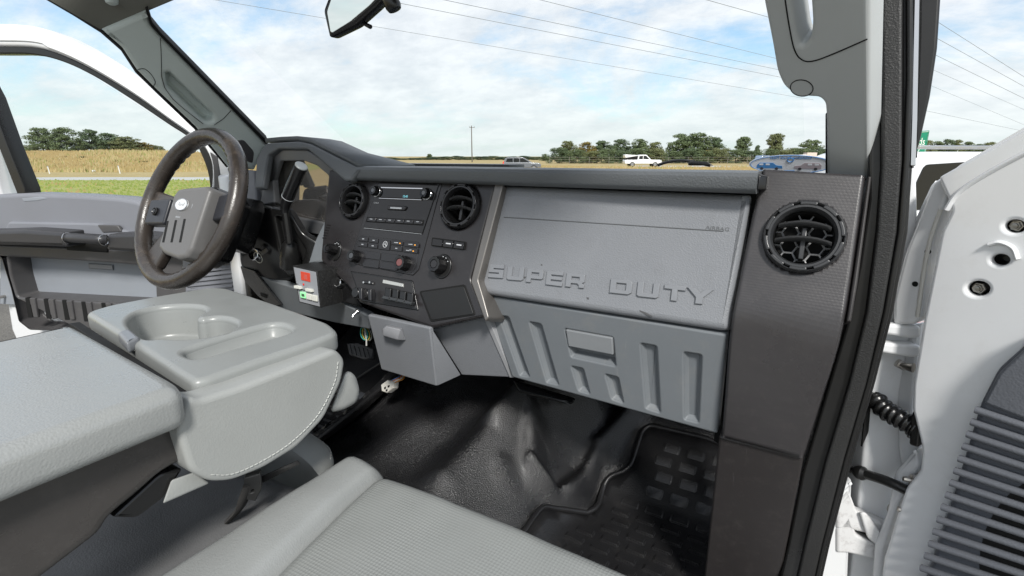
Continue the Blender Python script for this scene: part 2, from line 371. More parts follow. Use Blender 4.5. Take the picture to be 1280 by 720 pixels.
kp = box('wall_kick', -1.66, -1.63, .99, 1.58, FLO-.1, EYE-.07, blackpl); kp['kind'] = 'structure'; kp['label'] = 'dark kick panel left of the pedals'
fw = box('wall_firewall', -1.75, .06, 1.56, 1.62, FLO-.1, EYE-.06, blackmatte); fw['kind'] = 'structure'; fw['label'] = 'dark firewall behind the dashboard'

# moulded rubber floor mats
def floor_mat(label, outline, lugs, group='rubber floor mats', off=.008):
    e = empty('floor_mat', (sum(p[0] for p in outline)/len(outline), sum(p[1] for p in outline)/len(outline), FLO), label, 'floor mat', group)
    bm = bmesh.new(); pts = rounded(outline, .03, 4)
    vs = [V((p[0], p[1])) for p in pts]; n0 = len(vs)
    xs = [p[0] for p in pts]; ys = [p[1] for p in pts]
    k = 26
    for i in range(k+1):
        for j in range(k+1):
            q = V((min(xs)+(max(xs)-min(xs))*i/k, min(ys)+(max(ys)-min(ys))*j/k))
            if inside(q, pts) and min((q-p).length for p in vs[:n0]) > .012: vs.append(q)
    r = delaunay_2d_cdt(vs, [(i, (i+1) % n0) for i in range(n0)], [], 0, 1e-6)
    V3 = [V((p[0], p[1], floor_z(p[0], p[1])+off)) for p in r[0]]
    fs = [f for f in r[2] if inside(sum((r[0][i] for i in f), V((0, 0)))/len(f), pts)]
    mesh('mat_sheet', V3, fs, matm, e, 60).modifiers.new('s', 'SOLIDIFY').thickness = -.006
    rim = [V((p[0], p[1], floor_z(p[0], p[1])+off+.008)) for p in pts]
    tube('raised_rim', rim, .007, matm, e, 8, True)
    for (cx, cy, lx, ly) in lugs:
        pr = [(cx-lx, cy-ly), (cx+lx, cy-ly), (cx+lx, cy+ly), (cx-lx, cy+ly)]
        z0 = [floor_z(*p)+off+.004 for p in pr]
        b2 = bmesh.new()
        lo = [b2.verts.new((p[0], p[1], z)) for p, z in zip(pr, z0)]
        hi = [b2.verts.new((cx+(p[0]-cx)*.86, cy+(p[1]-cy)*.78, z+.007)) for p, z in zip(pr, z0)]
        b2.faces.new(hi)
        for i in range(4): b2.faces.new((lo[i], lo[(i+1) % 4], hi[(i+1) % 4], hi[i]))
        bmesh.ops.bevel(b2, geom=list(b2.edges), offset=.002, segments=2, affect='EDGES')
        frombm('lug', b2, matm, e)
    return e
lugs = []
for j in range(20):
    for i in range(9):
        x = -.52+.062*i+(.012 if j % 2 else 0); y = .66+.036*j
        if not all(inside((x+i, y+j), inset(MAT_O, .012)) for i in (-.024, .024) for j in (-.013, .013)): continue
        lugs.append((x, y, .0235, .0115))
floor_mat('black moulded rubber mat with rectangular lugs below the glove box', MAT_O, lugs)
lugs = [(-1.37+.062*i+(.02 if j % 2 else 0), .72+.036*j, .0235, .0115) for j in range(13) for i in range(6)]
floor_mat('black moulded rubber mat with rectangular lugs below the brake pedal', [(-1.42, .6), (-1.42, 1.18), (-1.02, 1.18), (-.985, 1.1), (-.985, .6)], lugs, off=.03)

# brake pedal
e = empty('brake_pedal', aY(440, 440, 1.06)-V((0, 0, .12)), 'dark ribbed brake pedal under the dash beside the console', 'pedal')
Sp = Surf(aY(440, 438, 1.06), (-.15, -.75, .65))
slab('pedal_pad', Sp, [(433, 429), (448, 428), (467, 436), (465, 447), (455, 449), (436, 443)], -.012, .004, mat('pedal_rubber', (.05, .05, .053), .5, grain=.5, gs=200, gtype='weave'), e, .004, .006)
for k in range(5):
    a = Sp.p3(437+5.5*k, 431+1.4*k, .005); b = Sp.p3(440+5.5*k, 443+1.2*k, .005); tube('tread_rib', [a, b], .0015, MATS['pedal_rubber'], e, 6)
tube('pedal_arm', [Sp.p3(452, 440, -.014), Sp.p3(452, 440, -.014)+V((0, .12, .1)), Sp.p3(452, 440, -.014)+V((0, .25, .32))], .012, blackpl, e, 8)

# ================================================================== DASHBOARD
dash = empty('dashboard', (-.8, 1.0, EYE-.5), 'grey pickup truck dashboard with round vents, centre stack and glove box', 'dashboard')
# unseen dark bulk added behind the panels to block light
hull('light_block_core', [(x, y, EYE+z) for x in (-1.62, .05) for (y, z) in ((1.08, -.06), (1.55, -.045), (1.55, -.5), (1.07, -.42))], blackmatte, dash, 0)
# --- top pad
padprof = [(.985, -.058), (.872, -.056), (.862, -.052), (.858, -.046), (.859, -.030), (.864, -.0245), (.876, -.0225), (1.0, -.024), (1.2, -.030), (1.48, -.042)]
def xat(px, py, y): return aY(px, py, y).x
XL, XR = aY(440, 212, .86).x, aY(946, 226, .86).x
vs = []; fs = []; nx = 24; npf = len(padprof)
for i in range(nx+1):
    x = XL-.02+(XR-XL+.02)*i/nx
    for y, z in padprof: vs.append((x, y, EYE+z))
for i in range(nx):
    for j in range(npf-1): fs.append((i*npf+j, i*npf+j+1, (i+1)*npf+j+1, (i+1)*npf+j))
fs.append(tuple(range(npf))); fs.append(tuple(nx*npf+j for j in reversed(range(npf))))
bm = bmesh.new(); bv = [bm.verts.new(v) for v in vs]; [bm.faces.new([bv[i] for i in f]) for f in fs]
frombm('top_pad', bm, dashpad, dash)
hull('top_pad_end_cap', [(XR+.001, y, EYE+z) for y, z in ((.87, -.05), (.875, -.027), (1.4, -.04), (1.4, -.06))]+[(XR+.012, y, EYE+z) for y, z in ((.88, -.05), (.885, -.03), (1.4, -.04), (1.4, -.06))], blackpl, dash, .002)
# defroster grille further forward
p = aY(386, 203.5, 1.12); q = aY(636, 205.5, 1.12)
box('defroster_strip', p.x, q.x, 1.12, 1.20, p.z-.03, p.z+.001, blackpl, dash, .003)
# --- passenger airbag panel
SA = S3(aY(628, 232, .893), aY(938, 243, .900), aY(900, 400, .842))
airbag = slab('airbag_panel', SA, [(628.5, 231), (938.5, 242), (911, 414.5), (605, 367.5), (598.5, 355)], -.07, 0, dashgrey, dash, .012, [.004, .004, .012, .012, .012], res=4)
groove = mat('groove_shadow_grey', (.10, .105, .11), .6)
pa = [SA.p3(630+274*k/20, 271.5+17.5*k/20, 0) for k in range(21)]
tube('tear_seam', pa, .0011, groove, airbag, 6)
u, v = SA.loc(881.5, 287, 0); u2, v2 = SA.loc(906, 289.5, 0)
text('airbag_lettering', SA, 'AIRBAG', u, v+.001, .0085, -.001, .0006, groove, airbag, 1.25, rot=math.atan2(v2-v, u2-u))
# raised block letters
G = {'S': [[(0, 1), (1, 1), (1, .7), (.3, .7), (.3, .62), (1, .62), (1, 0), (0, 0), (0, .3), (.7, .3), (.7, .38), (0, .38)]],
     'U': [[(0, 1), (.28, 1), (.28, .28), (.72, .28), (.72, 1), (1, 1), (1, .1), (.9, 0), (.1, 0), (0, .1)]],
     'P': [[(0, 1), (.92, 1), (1, .92), (1, .36), (.92, .28), (.28, .28), (.28, 0), (0, 0)], [(.28, .75), (.28, .52), (.74, .52), (.74, .75)]],
     'E': [[(0, 1), (1, 1), (1, .74), (.28, .74), (.28, .62), (.95, .62), (.95, .4), (.28, .4), (.28, .26), (1, .26), (1, 0), (0, 0)]],
     'R': [[(0, 1), (.92, 1), (1, .92), (1, .42), (.88, .34), (1, .2), (1, 0), (.72, 0), (.72, .18), (.62, .28), (.28, .28), (.28, 0), (0, 0)], [(.28, .75), (.28, .52), (.72, .52), (.72, .75)]],
     'D': [[(0, 1), (.86, 1), (1, .86), (1, .14), (.86, 0), (0, 0)], [(.27, .74), (.27, .26), (.73, .26), (.73, .74)]],
     'T': [[(0, 1), (1, 1), (1, .73), (.64, .73), (.64, 0), (.36, 0), (.36, .73), (0, .73)]],
     'Y': [[(0, 1), (.3, 1), (.5, .66), (.7, 1), (1, 1), (.64, .42), (.64, 0), (.36, 0), (.36, .42)]]}
boxes = [('S', 100, 157, 437, 490, 441, 494), ('U', 172, 236, 446, 499, 452, 504), ('P', 248, 312, 455, 508, 461, 514), ('E', 325, 389, 463, 518, 469, 526), ('R', 402, 474, 471, 526, 478, 533),
         ('D', 575, 660, 494, 550, 503, 559), ('U', 681, 766, 505, 564, 515, 573), ('T', 785, 868, 517, 577, 527, 587), ('Y', 874, 976, 528, 590, 540, 598)]
for ch, x0, x1, yt0, yb0, yt1, yb1 in boxes:
    def mp_(p, x0=x0, x1=x1, yt0=yt0, yb0=yb0, yt1=yt1, yb1=yb1):
        yt = yt0+(yt1-yt0)*p[0]; yb = yb0+(yb1-yb0)*p[0]
        sl_ = -7*(1-p[1])
        return (580+(x0+(x1-x0)*p[0]+sl_)/3.13, 190+(yb+(yt-yb)*p[1])/3.13)
    lp = G[ch]
    slab('letter', SA, [mp_(p) for p in lp[0]], -.004, .0044, mat('letter_grey', (.205, .213, .228), .36, .5, var=.03), airbag, .0008, holes=[[mp_(p) for p in h] for h in lp[1:]], res=1)
scm = mat('scuff_dark', (.07, .07, .072), .6)
for q in ([(733, 371.5), (736, 372), (736, 374.5), (733.5, 374)], [(799, 387.5), (806, 390), (814, 394), (816, 396.5), (808, 393.5), (800, 389.5)], [(652, 345), (657.5, 346), (656, 348.4), (652.5, 347.6)], [(676, 330), (678, 330.4), (677.8, 332), (676, 331.8)]):
    slab('scuff_mark', SA, q, -.001, .0004, scm, airbag, .0001)
# bronze strip between stack and airbag panel
SK = S3(aY(472, 224, .885), aY(551, 225.5, .885), aY(521, 333, .824))
slab('trim_strip', SK, [(619, 226.5), (629, 231), (597.5, 350), (603, 368), (611, 397), (606, 402), (588, 352)], -.06, .005, trimstrip, dash, .003, .004)
# --- centre stack
def circ(S, c, r, n=48, w=0):
    u, v = S.loc(*c, w); return [(u+r*math.cos(2*math.pi*k/n), v+r*math.sin(2*math.pi*k/n)) for k in range(n)]
stack = slab('center_stack', SK, [(411, 212), (624, 212), (588, 349), (607, 395.5), (540, 410), (449, 378), (434, 357), (401, 326), (401, 316)], -.012, 0, graphite, dash, .0055, .006, res=3, lholes=[circ(SK, (443, 251.5), .0405*1.05), circ(SK, (575.5, 258), .0455*1.05)])
slab('facia_edge', SK, [(470, 223.5), (553, 225), (523, 337), (516, 344.5), (443, 330), (438.5, 320)], -.01, .0022, mat('facia_charcoal', (.017, .0165, .018), .22, grain=.1, gs=900), stack, .0018, .003)
radio = slab('radio', SK, [(474, 226.5), (549, 227.5), (527.5, 292), (454, 284.5)], -.01, .0045, pianob, dash, .0012, .002)
disp = slab('display', SK, [(478.5, 235.4), (526, 236.6), (526.5, 249), (474.5, 246.6)], .002, .0075, mat('screen_black', (.004, .005, .006), .08, rv=0), radio, .001, .003)
slab('display_surround', SK, [(476, 233.6), (528, 234.8), (529, 236.4), (476, 235.2)], .002, .0082, chrome, radio, .0004, 0)
slab('display_surround', SK, [(473.5, 247.2), (527, 249.3), (526.5, 250.2), (473.5, 248.2)], .002, .0075, chrome, radio, .0004, 0)
u, v = SK.loc(503, 246.5, .0078)
text('clock_digits', SK, '12:45', u, v, .007, .0074, .0078, mat('screen_cyan', (.2, .6, .7), .4, emis=(.3, .8, .9, .5)), radio)
def knob(c, S, r, h, par, name='knob', m=blackpl, seg=40, face=None, w=0):
    k = lathe(name, S.p3(*c, w), S.n, [(r*1.02, 0), (r, h*.25), (r*.93, h*.85), (r*.86, h), (r*.55, h*.97), (r*.5, h*.9), (0, h*.9)], m, par, seg, 10, .035, (1, 3))
    if face: lathe('knob_face', S.p3(*c, w)+S.n*h*.905, S.n, [(r*.48, 0), (r*.44, h*.05), (0, h*.05)], face, k, 20)
    return k
for c in ((470.8, 239.6), (534, 242.8)):
    lathe('knob_ring', SK.p3(*c, .004), SK.n, [(.0135, 0), (.0135, .003), (.0115, .0045), (.0105, .003)], chrome, radio, 28)
    knob(c, SK, .0108, .014, radio, m=pianob, face=mat('knob_face_metal', (.12, .125, .13), .2, metal=.8), w=.006)
slab('eject_button', SK, [(484.5, 256.6), (506.5, 257.2), (508, 259), (505, 263), (483.5, 262)], .003, .0085, btnmat, radio, .002, .002)
slab('eject_mark', SK, [(488, 258.6), (502, 259.4), (501.5, 261.4), (487.5, 260.6)], .006, .0089, mat('dim_print', (.38, .40, .42), .5), radio, .0003)
slab('cd_slot', SK, [(459, 271), (530, 275), (528.6, 282), (457, 277.4)], .003, .0055, blackmatte, radio, .0008, .0015)
for k in range(6):
    a = 459.6+11.6*k; b = a+10.6; ya = 271.7+.66*k; yb = ya+.6
    slab('preset_button', SK, [(a, ya), (b, yb), (b-1.2, yb+5), (a-1.2, ya+5)], .003, .0075, btnmat, radio, .0012)
    slab('preset_highlight', SK, [(a+2.5, ya+1.5), (a+6, ya+1.7), (a+5.7, ya+2.7), (a+2.3, ya+2.5)], .005, .0078, MATS['dim_print'], radio, .0002)
tube('seam', [SK.p3(455+k*7.2, 285+.76*k, .0046) for k in range(11)], .0006, MATS['dim_print'], radio, 5)
u, v = SK.loc(467, 254, .005); text('radio_print', SK, 'CD/AUX', u, v, .0042, .0045, .0049, MATS['dim_print'], radio)
# climate controls
clim = slab('climate_control', SK, [(449, 294), (524, 302.5), (520.5, 330), (514, 342), (446, 329), (441, 318)], -.01, .0032, mat('climate_face', (.018, .0175, .019), .28, grain=.1, gs=900), dash, .0012, .006)
def zc_(x, y): return (400+x/5.536, 290+y/5.536)
def btn(x0, y0, x1, y1, par, sl=.12, sh=.10, name='button', w=.0062, m=btnmat):
    return slab(name, SK, [zc_(x0, y0), zc_(x1, y0+(x1-x0)*sl), zc_(x1-(y1-y0)*sh, y1+(x1-x0)*sl), zc_(x0-(y1-y0)*sh, y1)], .001, w, m, par, .0009, .0008)
for (a, b, c, d) in ((268, 28, 330, 60), (262, 66, 325, 98), (340, 38, 402, 70), (334, 76, 396, 108), (495, 55, 572, 86), (490, 93, 566, 126), (584, 66, 682, 98), (578, 104, 674, 138)):
    bt = btn(a, b, c, d, clim)
    mx_ = (a+c)/2; my_ = (b+d)/2+3
    slab('button_icon', SK, [zc_(mx_-8, my_-3), zc_(mx_+6, my_-2), zc_(mx_+6, my_+4), zc_(mx_-8, my_+3)], .004, .0065, MATS['dim_print'], clim, .0002)
btn(408, 50, 484, 118, clim)
u, v = SK.loc(*zc_(450, 85), .0066)
ring = [SK.q(u+.006*math.cos(a), v+.007*math.sin(a), .0064) for a in [2*math.pi*k/16 for k in range(16)]]
tube('mode_icon', ring, .0006, lettermat, clim, 5, True); tube('mode_icon', [SK.q(u, v+.004, .0064), SK.q(u-.001, v, .0064), SK.q(u+.004, v-.003, .0064)], .0008, lettermat, clim, 5)
for x, y in ((548, 74), (652, 86), (640, 128)): slab('indicator_lamp', SK, [zc_(x, y), zc_(x+9, y+1), zc_(x+8, y+8), zc_(x-1, y+7)], .004, .0068, amber, clim, .0003)
for (x, y) in ((523, 70), (622, 82), (605, 124)): slab('button_print', SK, [zc_(x-10, y), zc_(x+12, y+2), zc_(x+11, y+7), zc_(x-11, y+5)], .004, .0066, MATS['dim_print'], clim, .0002)
for (a, b, c, d) in ((306, 128, 418, 180), (300, 186, 408, 238), (428, 142, 556, 198), (420, 204, 540, 252)): btn(a, b, c, d, clim, .13, .12, 'blank_button', .0052)
knob((446.3, 321), SK, .0145, .02, clim, face=MATS['knob_face_metal'], w=.003)
kk = knob((506.8, 329.7), SK, .0165, .022, clim, face=mat('hotcold_face', (.16, .06, .06), .4), w=.003)
# rotary dials in round recesses
def dial(c, rx, ry, r, label_):
    u, v = SK.loc(*c, 0); lp = [(u+rx*math.cos(a), v+ry*math.sin(a)) for a in [2*math.pi*k/28 for k in range(28)]]
    d = slab('rotary_dial', SK, lp, -.004, .003, blackpl, dash, .002, px=False)
    slab('dial_well', SK, [(u+(x-u)*.88, v+(y-v)*.88) for x, y in lp], .0, .0036, blackmatte, d, .0005, px=False)
    knob((c[0]-2, c[1]-1), SK, r, .026, d, face=MATS['dim_print'] if 0 else MATS['facia_charcoal'], w=.003)
    for k in range(4):
        a = R_(35+k*28); slab('dial_mark', SK, [(u+rx*.72*math.cos(a)+i, v+ry*.76*math.sin(a)+j) for i, j in ((-.0012, -.0008), (.0012, -.0008), (.0012, .0008), (-.0012, .0008))], .003, .0039, lettermat, d, .0002, px=False)
dial((421, 313.5), .0165, .0245, .0125, ''); dial((553.3, 333), .0235, .0265, .0175, '')
# accessory button bank
bank = slab('button_bank', SK, [(540, 296.6), (582, 302), (580.3, 312.4), (538.5, 307)], -.004, .003, blackmatte, dash, .001, .002)
for k in range(3):
    a = 541+13.4*k; ya = 298+1.75*k; slab('button', SK, [(a, ya), (a+12.2, ya+1.6), (a+10.8, ya+10.2), (a-1.4, ya+8.6)], .001, .0065, pianob, bank, .001)
    if k: slab('button_print', SK, [(a+3, ya+3.6), (a+9, ya+4.4), (a+8.6, ya+5.8), (a+2.6, ya+5)], .004, .0068, lettermat, bank, .0002)
# lower switch pocket
sw = slab('switch_bay', SK, [(437.5, 338.5), (515.5, 350.5), (523, 388.5), (451, 376.5)], -.004, .0022, blackpl, dash, .002, .004)
slab('switch_bay_floor', SK, [(440, 341), (514, 352.5), (520, 386), (452.5, 374.5)], .0005, .0028, mat('bay_floor', (.022, .021, .022), .42), sw, .0005, .003)
slab('aux_socket', SK, [(452, 350), (466, 352), (466.5, 356), (452.5, 354)], .002, .007, btnmat, sw, .002, .002)
for x in (454.5, 462): lathe('socket_hole', SK.p3(x, 352.9, .0072), SK.n, [(.0022, 0), (.0024, .0008), (0, .0008)], MATS['dim_print'], sw, 12)
for c in ((449.5, 366.5), (461, 368)):
    k = lathe('thumb_wheel', SK.p3(*c, .003), SK.n, [(.0125, 0), (.0125, .012), (.010, .0145), (0, .0145)], blackpl, sw, 28)
    slab('grip_bar', SK, [(c[0]-2, c[1]-7), (c[0]+2.6, c[1]-6.6), (c[0]+2.6, c[1]+8), (c[0]-1, c[1]+7.6)], .012, .026, btnmat, k, .002, .001)
slab('label_plate', SK, [(478.8, 349.4), (504, 354.6), (504, 358.8), (478, 353.8)], .002, .0045, mat('alu_plate', (.55, .55, .52), .3, metal=.6, dirt=.3), sw, .0005)
for k in range(4):
    x = 481+9.2*k; y = 359+2*k
    s = slab('rocker_switch', SK, [(x, y), (x+7.4, y+1.4), (x+6.6, y+13), (x-1, y+11.4)], .002, .012, blackpl, sw, .0025, .002)
    slab('switch_paddle', SK, [(x-3, y+10), (x+6, y+11.8), (x+4.4, y+16.6), (x-5.4, y+14.6)], .006, .021, mat('paddle_black', (.03, .032, .034), .25, .6), s, .003, .002)
# blank panel
slab('blank_panel', SK, [(523.5, 364), (581, 355.2), (594.5, 393.8), (538, 402.6)], -.004, .0015, blackmatte, dash, .001, .006)
slab('blank_panel_face', SK, [(526, 365.4), (579.5, 357.6), (592, 392.6), (539.6, 400.2)], -.001, .0027, mat('blank_face', (.009, .009, .009), .5), dash, .001, .005)
# --- air vents
def air_vent(c, S, r, mt, label_, hexes=False, w=0):
    o = S.p3(*c, w); S0 = Surf(o, S.n)
    v = lathe('air_vent', o, S.n, [(r*1.04, -.004), (r*1.04, .004), (r*1.03, .009), (r*1.0, .011), (r*.97, .009), (r*.955, .004), (r*.95, -.02), (r*.80, -.05), (0, -.052)], mt, dash, 56, caps=False)
    n = 10
    for k in range(n):                       # raised tabs round the ring
        a0 = 2*math.pi*(k+.10)/n; a1 = 2*math.pi*(k+.82)/n; pts = []
        for j in range(7): a = a0+(a1-a0)*j/6; pts.append((r*1.0*math.cos(a), r*1.0*math.sin(a)))
        for j in range(7): a = a1+(a0-a1)*j/6; pts.append((r*.90*math.cos(a), r*.90*math.sin(a)))
        slab('ring_tab', S0, pts, -.01, .0120, mt, v, .0014, px=False)
    lathe('inner_sleeve', o, S.n, [(r*.93, -.03), (r*.93, .0085), (r*.90, .0105), (r*.84, .0105), (r*.79, .006), (r*.765, -.002), (r*.755, -.03)], mt, v, 48, caps=False)
    lathe('throat', o, S.n, [(r*.752, -.001), (r*.745, -.045), (r*.3, -.0455), (0, -.0455)], blackmatte, v, 36, caps=False)
    for zz, th in ((.30, .0028), (-.14, .0028)):
        bmv = bmesh.new(); half = math.sqrt(max(.74**2-zz*zz, .05))*r*.98; rows = []
        for j in range(13):
            t = -1+2*j/12; x = half*t; bow = .008*(1-t*t)
            rows.append([bmv.verts.new(S0.q(x, zz*r+dz+bow*.6, dw)) for dw, dz in ((.001+bow, th), (.004+bow, 0), (.001+bow, -th), (-.016, -th*.5), (-.014, th*.5))])
        for A, B in zip(rows, rows[1:]):
            for j in range(5): bmv.faces.new((A[j], A[(j+1) % 5], B[(j+1) % 5], B[j]))
        bmv.faces.new(rows[0]); bmv.faces.new(rows[-1]); frombm('vane', bmv, mat('vane_satin', (.045, .046, .048), .28, .5), v, 50)
    slab('divider', S0, [(-.003, -r*.62), (.004, -r*.62), (.004, r*.3), (-.003, r*.3)], -.03, -.004, mt, v, .0015, px=False)
    if hexes:
        hb = r*.23
        for i in range(-2, 3):
            for j in range(-2, 3):
                cx = hb*1.5*i; cy = hb*math.sqrt(3)*(j+(i % 2)*.5)
                if math.hypot(cx, cy) > r*.72: continue
                tube('hex_cell', [S0.q(cx+hb*math.cos(R_(60*k)), cy+hb*math.sin(R_(60*k)), -.022) for k in range(6)], .0017, mat('grille_grey', (.22, .22, .225), .4), v, 5, True)
    if label_: v['label'] = label_
    return v
ventblack = mat('vent_black', (.016, .016, .017), .22, .5, var=.1)
ventgrey = mat('vent_charcoal', (.030, .031, .033), .28, .5, grain=.15, gs=600, var=.1)
SKL = Surf(SK.o, (SK.n+V((.30, 0, 0))).normalized())
air_vent((443, 251.5), Surf(SK.p3(443, 251.5, .002), SK.n), .0405, ventblack, None)
air_vent((575.5, 258), Surf(SK.p3(575.5, 258, .002), SK.n), .0455, ventblack, None)
# --- right side panel with vent
SR = S3(aY(952, 212, .915), aY(1081, 219, .915), aY(985, 400, .835))
rowsP = [(SR.p3(952, 211.5), SR.p3(1083, 219.5)), (SR.p3(942, 258), SR.p3(1077.5, 262)), (SR.p3(932.5, 303), SR.p3(1071, 308)), (SR.p3(923, 350), SR.p3(1064.5, 354)), (SR.p3(915, 392), SR.p3(1057, 398)), (aY(910, 432, .833), aY(1047, 440, .833)), (aY(906, 490, .836), aY(1028, 500, .836)), (aY(901.5, 546, .845), aY(1004.5, 573.5, .845))]
La = smooth_path([r[0] for r in rowsP], 12); Ra = smooth_path([r[1] for r in rowsP], 12)
side = grid('side_panel', lambda u, v: La[round(v*(len(La)-1))].lerp(Ra[round(v*(len(La)-1))], u)-SR.n*(.010*max(0, (abs(2*u-1)-.93)/.07)**2), 72, len(La)-1, sidepanel, dash, 50)
bm = bmesh.new(); bm.from_mesh(side.data); vcen = SR.p3(1004, 296.5)
bmesh.ops.delete(bm, geom=[f for f in bm.faces if (f.calc_center_median()-vcen).length < .0525*1.03], context='FACES')
for f in bm.faces:
    if f.normal.dot(SR.n) < 0: f.normal_flip()
bm.to_mesh(side.data); bm.free(); md = side.modifiers.new('solid', 'SOLIDIFY'); md.thickness = .02; md.offset = -1
slab('side_panel_edge', SR, [(1085, 220), (1090, 220), (1072, 355), (1064, 402), (1058, 402), (1066, 350)], -.06, -.004, kickmat, dash, .003, .002)
air_vent((1004, 296.5), Surf(SR.p3(1004, 296.5, .002), SR.n), .0525, ventgrey, 'larger round vent with honeycomb grille', True)
SKk = S3(aY(905, 550, .85), aY(1003, 573, .85), aY(940, 715, .90))
slab('kick_panel', SKk, [(899, 545), (1004.5, 572), (972, 740), (878, 740)], -.06, -.004, kickmat, dash, .004, .004)
# black gap filler between glove box and side panel
slab('gap_filler', S3(aY(945, 235, .93), aY(955, 235, .93), aY(905, 540, .93)), [(936, 224), (956, 214), (918, 402), (906, 560), (892, 552), (908, 402)], -.05, 0, blackmatte, dash, .003)
# --- glove box
SG = S3(aY(603, 368, .846), aY(908, 418, .846), aY(768, 506, .865))
ribs = [[(623.7, 395), (635.4, 396), (661.6, 471), (650, 469.5)], [(661.6, 402.5), (676.2, 405.4), (698, 481), (683.5, 478)], [(714, 458), (728.7, 461), (736.9, 492.3), (723.4, 488.5)],
        [(756.4, 468), (772.4, 471.9), (779, 504), (765, 499)], [(800.7, 429.3), (820.5, 433), (825, 516), (807.4, 510.3)], [(854.6, 440.4), (876.8, 443.9), (873, 528.4), (855.5, 524.3)]]
lat_h = [(706, 411), (766, 421.8), (769.5, 458), (714, 446)]
glove = slab('glove_box', SG, [(603.5, 369), (908.5, 418.5), (896.5, 542.5), (640, 471.5)], -.03, 0, glovegrey, dash, .0035, .003, holes=[[(a[0], a[1]) for a in r] for r in ribs]+[lat_h], hr=.004)
for r in ribs:
    lp = rounded([SG.loc(*p) for p in r], .004); pocket('rib_recess', SG, lp, [(-.001, -.003), (.0008, -.005), (.0045, -.0105), (.006, -.0115)], glovegrey, glove)
lp = rounded([SG.loc(*p) for p in lat_h], .004); pocket('latch_recess', SG, lp, [(-.001, -.003), (.001, -.005), (.004, -.02), (.006, -.022)], glovegrey, glove)
slab('latch', SG, [(707, 412.2), (765.2, 422.6), (766.4, 444), (710.3, 433)], -.012, .003, mat('latch_grey', (.20, .21, .22), .4, grain=.1, gs=600), glove, .002, .002)
hull('under_dash_duct', [aY(640, 474, 1.0), aY(720, 498, 1.0), aY(715, 506, .98), aY(648, 490, .98), aY(640, 474, 1.2), aY(720, 498, 1.2), aY(715, 506, 1.2), aY(650, 490, 1.2)], blackpl, dash, .006)
# --- bin under the centre stack
SB = S3(aY(460, 394, .80), aY(537, 410, .78), aY(545, 482, .80))
bin_ = slab('storage_bin', SB, [(459.5, 393.5), (537, 410), (545.5, 483), (476.5, 462)], -.012, 0, dashgrey, dash, .003, .004)
hull('bin_side', [SB.p3(540, 411.5, -.003), SB.p3(546.5, 482.5, -.003), aY(576, 469, .86), aY(541, 411, .86)], dashgrey, dash, .0015)
hull('bin_body', [SB.p3(460, 395, -.013), SB.p3(537, 411, -.013), SB.p3(545, 481, -.013), SB.p3(477, 461, -.013), aY(462, 395, .9), aY(540, 411, .9), aY(574, 468, .9), aY(490, 455, .9)], glovegrey, dash, .002)
bh = hull('pull_handle', [SB.p3(478, 411, 0), SB.p3(484, 406.5, 0), SB.p3(503, 410.5, 0), SB.p3(507.5, 425.5, 0), SB.p3(480, 420, 0)]+[SB.p3(479, 412, .02), SB.p3(482, 408, .02), SB.p3(500, 412, .018), SB.p3(497, 425, .02), SB.p3(478.5, 419.5, .02)], mat('handle_pale_grey', (.27, .275, .29), .45), bin_, .0015)
slab('lower_facia', S3(aY(541, 411, .835), aY(608, 396, .835), aY(636, 470, .875)), [(540.5, 411.5), (608, 396), (640, 472), (577, 469)], -.03, 0, dashgrey, dash, .003, .003)
slab('lower_facia_edge', S3(aY(541, 411, .835), aY(608, 396, .835), aY(636, 470, .875)), [(604, 396.5), (609.5, 395.8), (641.5, 472.3), (637, 472)], -.02, .003, mat('pale_edge', (.30, .305, .315), .45), dash, .001, 0)
# --- instrument binnacle
hood_near = [(319, 232), (320.5, 200), (333, 180), (372, 177.5), (386, 180), (447, 213), (450, 224), (430, 222), (416, 224)]
SH = S3(aY(330, 200, .90), aY(430, 215, .862), aY(333, 180, .915))
outer = [(318, 236), (320, 199), (332, 178.5), (372, 176), (387, 179), (450, 211), (438, 226), (430, 226), (384, 186.5), (348, 186), (335, 194), (328, 236)]
slab('instrument_hood', SH, outer, -.015, .004, dashpad, dash, .006, .006, res=3)
# roof of the hood, running forward
hp = [(332, 178.5), (352, 176.7), (372, 176), (387, 179), (420, 195), (449, 211)]
vs = []
for p in hp: a = SH.p3(*p, -.004); vs += [a, a+V((0, .10, -.004)), V((a.x, a.y+.19, EYE-.034))]
fs = []
for i in range(len(hp)-1):
    for j in range(2): fs.append((i*3+j, i*3+j+1, (i+1)*3+j+1, (i+1)*3+j))
ho = mesh('hood_top', vs, fs, dashpad, dash, 60); ho.modifiers.new('s', 'SOLIDIFY').thickness = .012
a0 = SH.p3(319, 236, -.005); a1 = SH.p3(320.5, 199, -.005); a2 = SH.p3(332, 178.5, -.005)
hull('hood_side', [a0, a1, a2, a0+V((0, .30, 0)), a1+V((0, .30, 0)), a2+V((0, .30, -.03)), a0+V((-.02, .3, 0)), a1+V((-.02, .3, 0))], dashpad, dash, .003)
